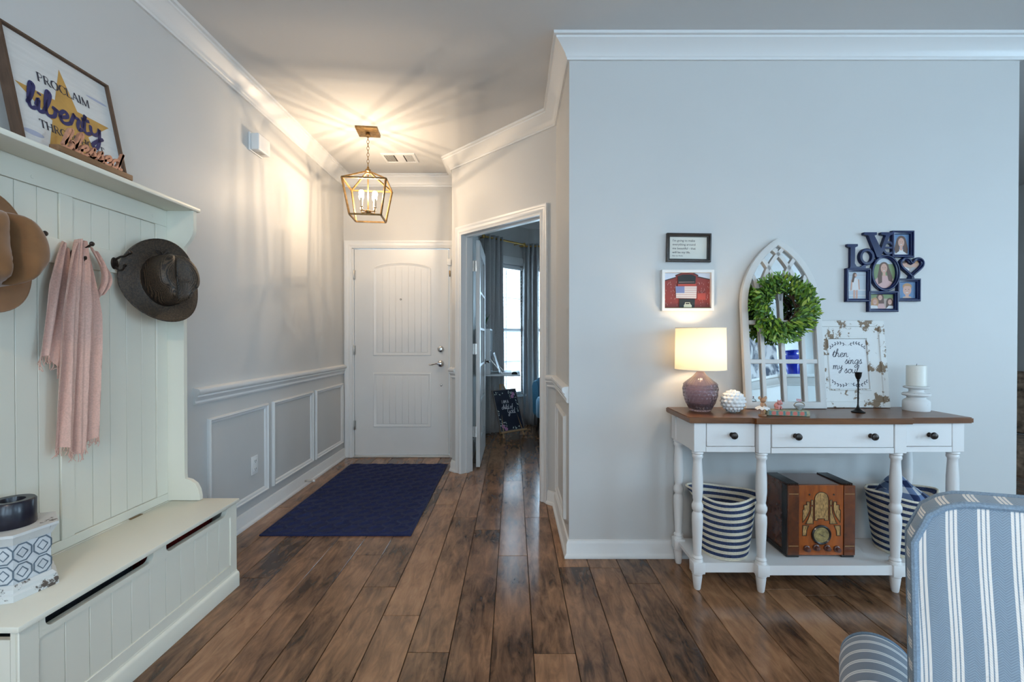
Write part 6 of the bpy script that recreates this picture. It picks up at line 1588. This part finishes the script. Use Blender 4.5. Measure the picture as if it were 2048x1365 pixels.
for a, b_ in zip(per, per[1:]): plen.append(plen[-1] + (Vector(b_) - Vector(a)).length)
u_top = plen[nzg]
uv_grid(S_, lambda i, j: ((plen[i] - u_top) - hwid + 0.0075 + 0.5, j / 6 * TH), STR1, 'boxing_band', AC)
fin = [[(p_[0] * (1 - 0.0), p_[1] + TH + 0.012 * math.sin(PI * j / nzg) * math.cos(p_[0] / hwid * 1.5), p_[2]) for j, p_ in enumerate([rear(i, j) for j in range(nzg + 1)])] for i in range(nxg + 1)]
uv_grid(fin, lambda i, j: (-hwid + 2 * hwid * i / nxg + 0.5, j / nzg * (ZT - ZB)), STR1, 'inside_back', AC)
for ya, nm in ((0.0, 'welt'), (TH, 'welt')):
    bm = NB(); tube(bm, [(p_[0], p_[1] + ya, p_[2]) for p_ in per], 0.0042, 8); obj(nm, bm, WELT, AC)
# rolled arms, seat, cushion, legs
AL = 0.40
for s in (-1, 1):
    pr = []
    cxr, czr, rr_ = s * (hwid + 0.008), 0.474, 0.066
    pr.append((s * (hwid + 0.033), 0.14)); pr.append((s * (hwid + 0.035), 0.37))
    for i in range(15):
        a = R(-25 + 215 * i / 14); pr.append((cxr + s * rr_ * math.cos(a), czr + rr_ * math.sin(a)))
    pr.append((s * (hwid - 0.035), 0.14))
    sm = smooth_pts(pr, 3); ny = 18; plen2 = [0.0]
    for a, b_ in zip(sm, sm[1:]): plen2.append(plen2[-1] + (b_ - a).length)
    def yy(j): return 0.085 + AL * j / ny
    def tap(j):
        q_ = max(0.0, (j / ny - 0.86) / 0.14); return 1 - 0.12 * q_ * q_
    G = [[((p_.x - cxr) * tap(j) + cxr, yy(j), (p_.y - 0.40) * tap(j) + 0.40 if p_.y > 0.40 else p_.y) for j in range(ny + 1)] for p_ in sm]
    arm = uv_grid(G, lambda i, j: (plen2[i], yy(j)), STR2, 'arm', AC)
    bm = NB(); f_ = bm.faces.new([bm.verts.new((G[i][ny][0], G[i][ny][1] - 0.0005, G[i][ny][2])) for i in range(len(sm))]); uvl = bm.loops.layers.uv.new('UVMap')
    for l_ in f_.loops: l_[uvl].uv = (l_.vert.co.x, l_.vert.co.z)
    obj('arm_front', bm, STR2, arm, 0)
    obj('welt', tube(NB(), [G[i][ny] for i in range(len(sm))], 0.005, 6), WELT, arm)
bm = NB(); box(bm, -hwid + 0.036, hwid - 0.036, 0.085, 0.545, 0.14, 0.32, 0.01); uvl = bm.loops.layers.uv.new('UVMap')
for f_ in bm.faces:
    for l_ in f_.loops: l_[uvl].uv = (l_.vert.co.x + 0.5, l_.vert.co.z + l_.vert.co.y)
obj('seat_deck', bm, STR1, AC)
bm = NB(); box(bm, -hwid + 0.038, hwid - 0.038, 0.150, 0.590, 0.322, 0.455, 0.035, 4); uvl = bm.loops.layers.uv.new('UVMap')
for f_ in bm.faces:
    for l_ in f_.loops: l_[uvl].uv = (l_.vert.co.x + 0.5, l_.vert.co.z + l_.vert.co.y)
obj('seat_cushion', bm, STR1, AC)
for x in (-0.28, 0.28):
    for y in (0.05, 0.50): obj('leg', tube(NB(), [(x, y, 0.142), (x, y, 0.0005)], [0.024, 0.016], 12), mat('leg_dark', (0.04, 0.022, 0.014), 0.4), AC)

# ================================================================== living room behind the camera, seen in the arched mirror
MANT = mat('mantel_paint', (0.62, 0.66, 0.66), 0.4)
bm = NB(); box(bm, 3.72, 5.19, -2.995, -1.66, 0.001, 1.255); struct('trim_30', bm, MANT, 'white fireplace breast')
fp = thing('mantel_shelf', 'white fireplace mantel shelf reflected in the arched mirror', 'mantel', (3.6, -1.52, 1.2555))
bm = NB(); sweep(bm, [(0.12, -1.47), (0.12, -0.14), (1.58, -0.14)], [(0, 0.0), (0.02, 0.0), (0.03, 0.03), (0.07, 0.06), (0.09, 0.10), (0.10, 0.104), (0, 0.104)], side=-1); obj('cornice', bm, MANT, fp)
obj('shelf', B(0.0, 1.585, -1.47, 0.0, 0.1045, 0.145, 0.006), MANT, fp)
vz = thing('blue_vase', 'cobalt blue glass vase reflected in the arched mirror', 'vase', (3.90, -1.64, 1.401))
COB = mat('cobalt', (0.008, 0.03, 0.42), 0.08, coat=0.6)
obj('body', lathe(NB(), [(0.001, 0), (0.075, 0), (0.08, 0.01), (0.095, 0.09), (0.125, 0.17), (0.13, 0.21), (0.11, 0.26), (0.075, 0.285), (0.07, 0.30), (0.11, 0.325), (0.118, 0.335), (0.10, 0.335), (0.06, 0.30), (0.001, 0.295)], 40, cap=False), COB, vz)
pt = thing('canvas_painting', 'blue and white abstract canvas reflected in the arched mirror', 'painting', (3.66, -2.62, 1.401), (R(0), 0, R(60)))
m, nt, b = principled('abstract'); tc = N(nt, 'ShaderNodeTexCoord'); mp = N(nt, 'ShaderNodeMapping'); mp.inputs['Scale'].default_value = (3, 3, 1.2); nz = N(nt, 'ShaderNodeTexNoise'); nz.inputs['Scale'].default_value = 3.2; nz.inputs['Detail'].default_value = 6; nz.inputs['Distortion'].default_value = 1.4
nt.links.new(tc.outputs['Object'], mp.inputs[0]); nt.links.new(mp.outputs[0], nz.inputs[0]); rp = N(nt, 'ShaderNodeValToRGB'); rp.color_ramp.elements[0].position = 0.38; rp.color_ramp.elements[0].color = (0.05, 0.08, 0.13, 1); rp.color_ramp.elements[1].position = 0.56; rp.color_ramp.elements[1].color = (0.70, 0.74, 0.77, 1)
nt.links.new(nz.outputs[0], rp.inputs[0]); nt.links.new(rp.outputs[0], b.inputs['Base Color'])
obj('canvas', B(0.0, 0.62, 0, 0.03, 0.0, 0.80), m, pt)
# room glimpsed past the free end of the console wall
pr_ = thing('accent_chair', 'brown patterned upholstered chair past the wall end', 'chair', (3.55, 3.10, 0), (0, 0, R(-60)))
PAIS = mat('paisley', (0.16, 0.11, 0.075), 0.9, noise=0.75, scale=26, bump=0.2)
obj('seat', B(-0.27, 0.27, -0.27, 0.27, 0.24, 0.46, 0.04, 3), PAIS, pr_); obj('backrest', B(-0.27, 0.27, 0.20, 0.30, 0.465, 0.92, 0.04, 3), PAIS, pr_)
for x in (-0.22, 0.22):
    for y in (-0.22, 0.22): obj('leg', tube(NB(), [(x, y, 0.242), (x, y, 0.0005)], [0.022, 0.015], 10), MATS['leg_dark'], pr_)
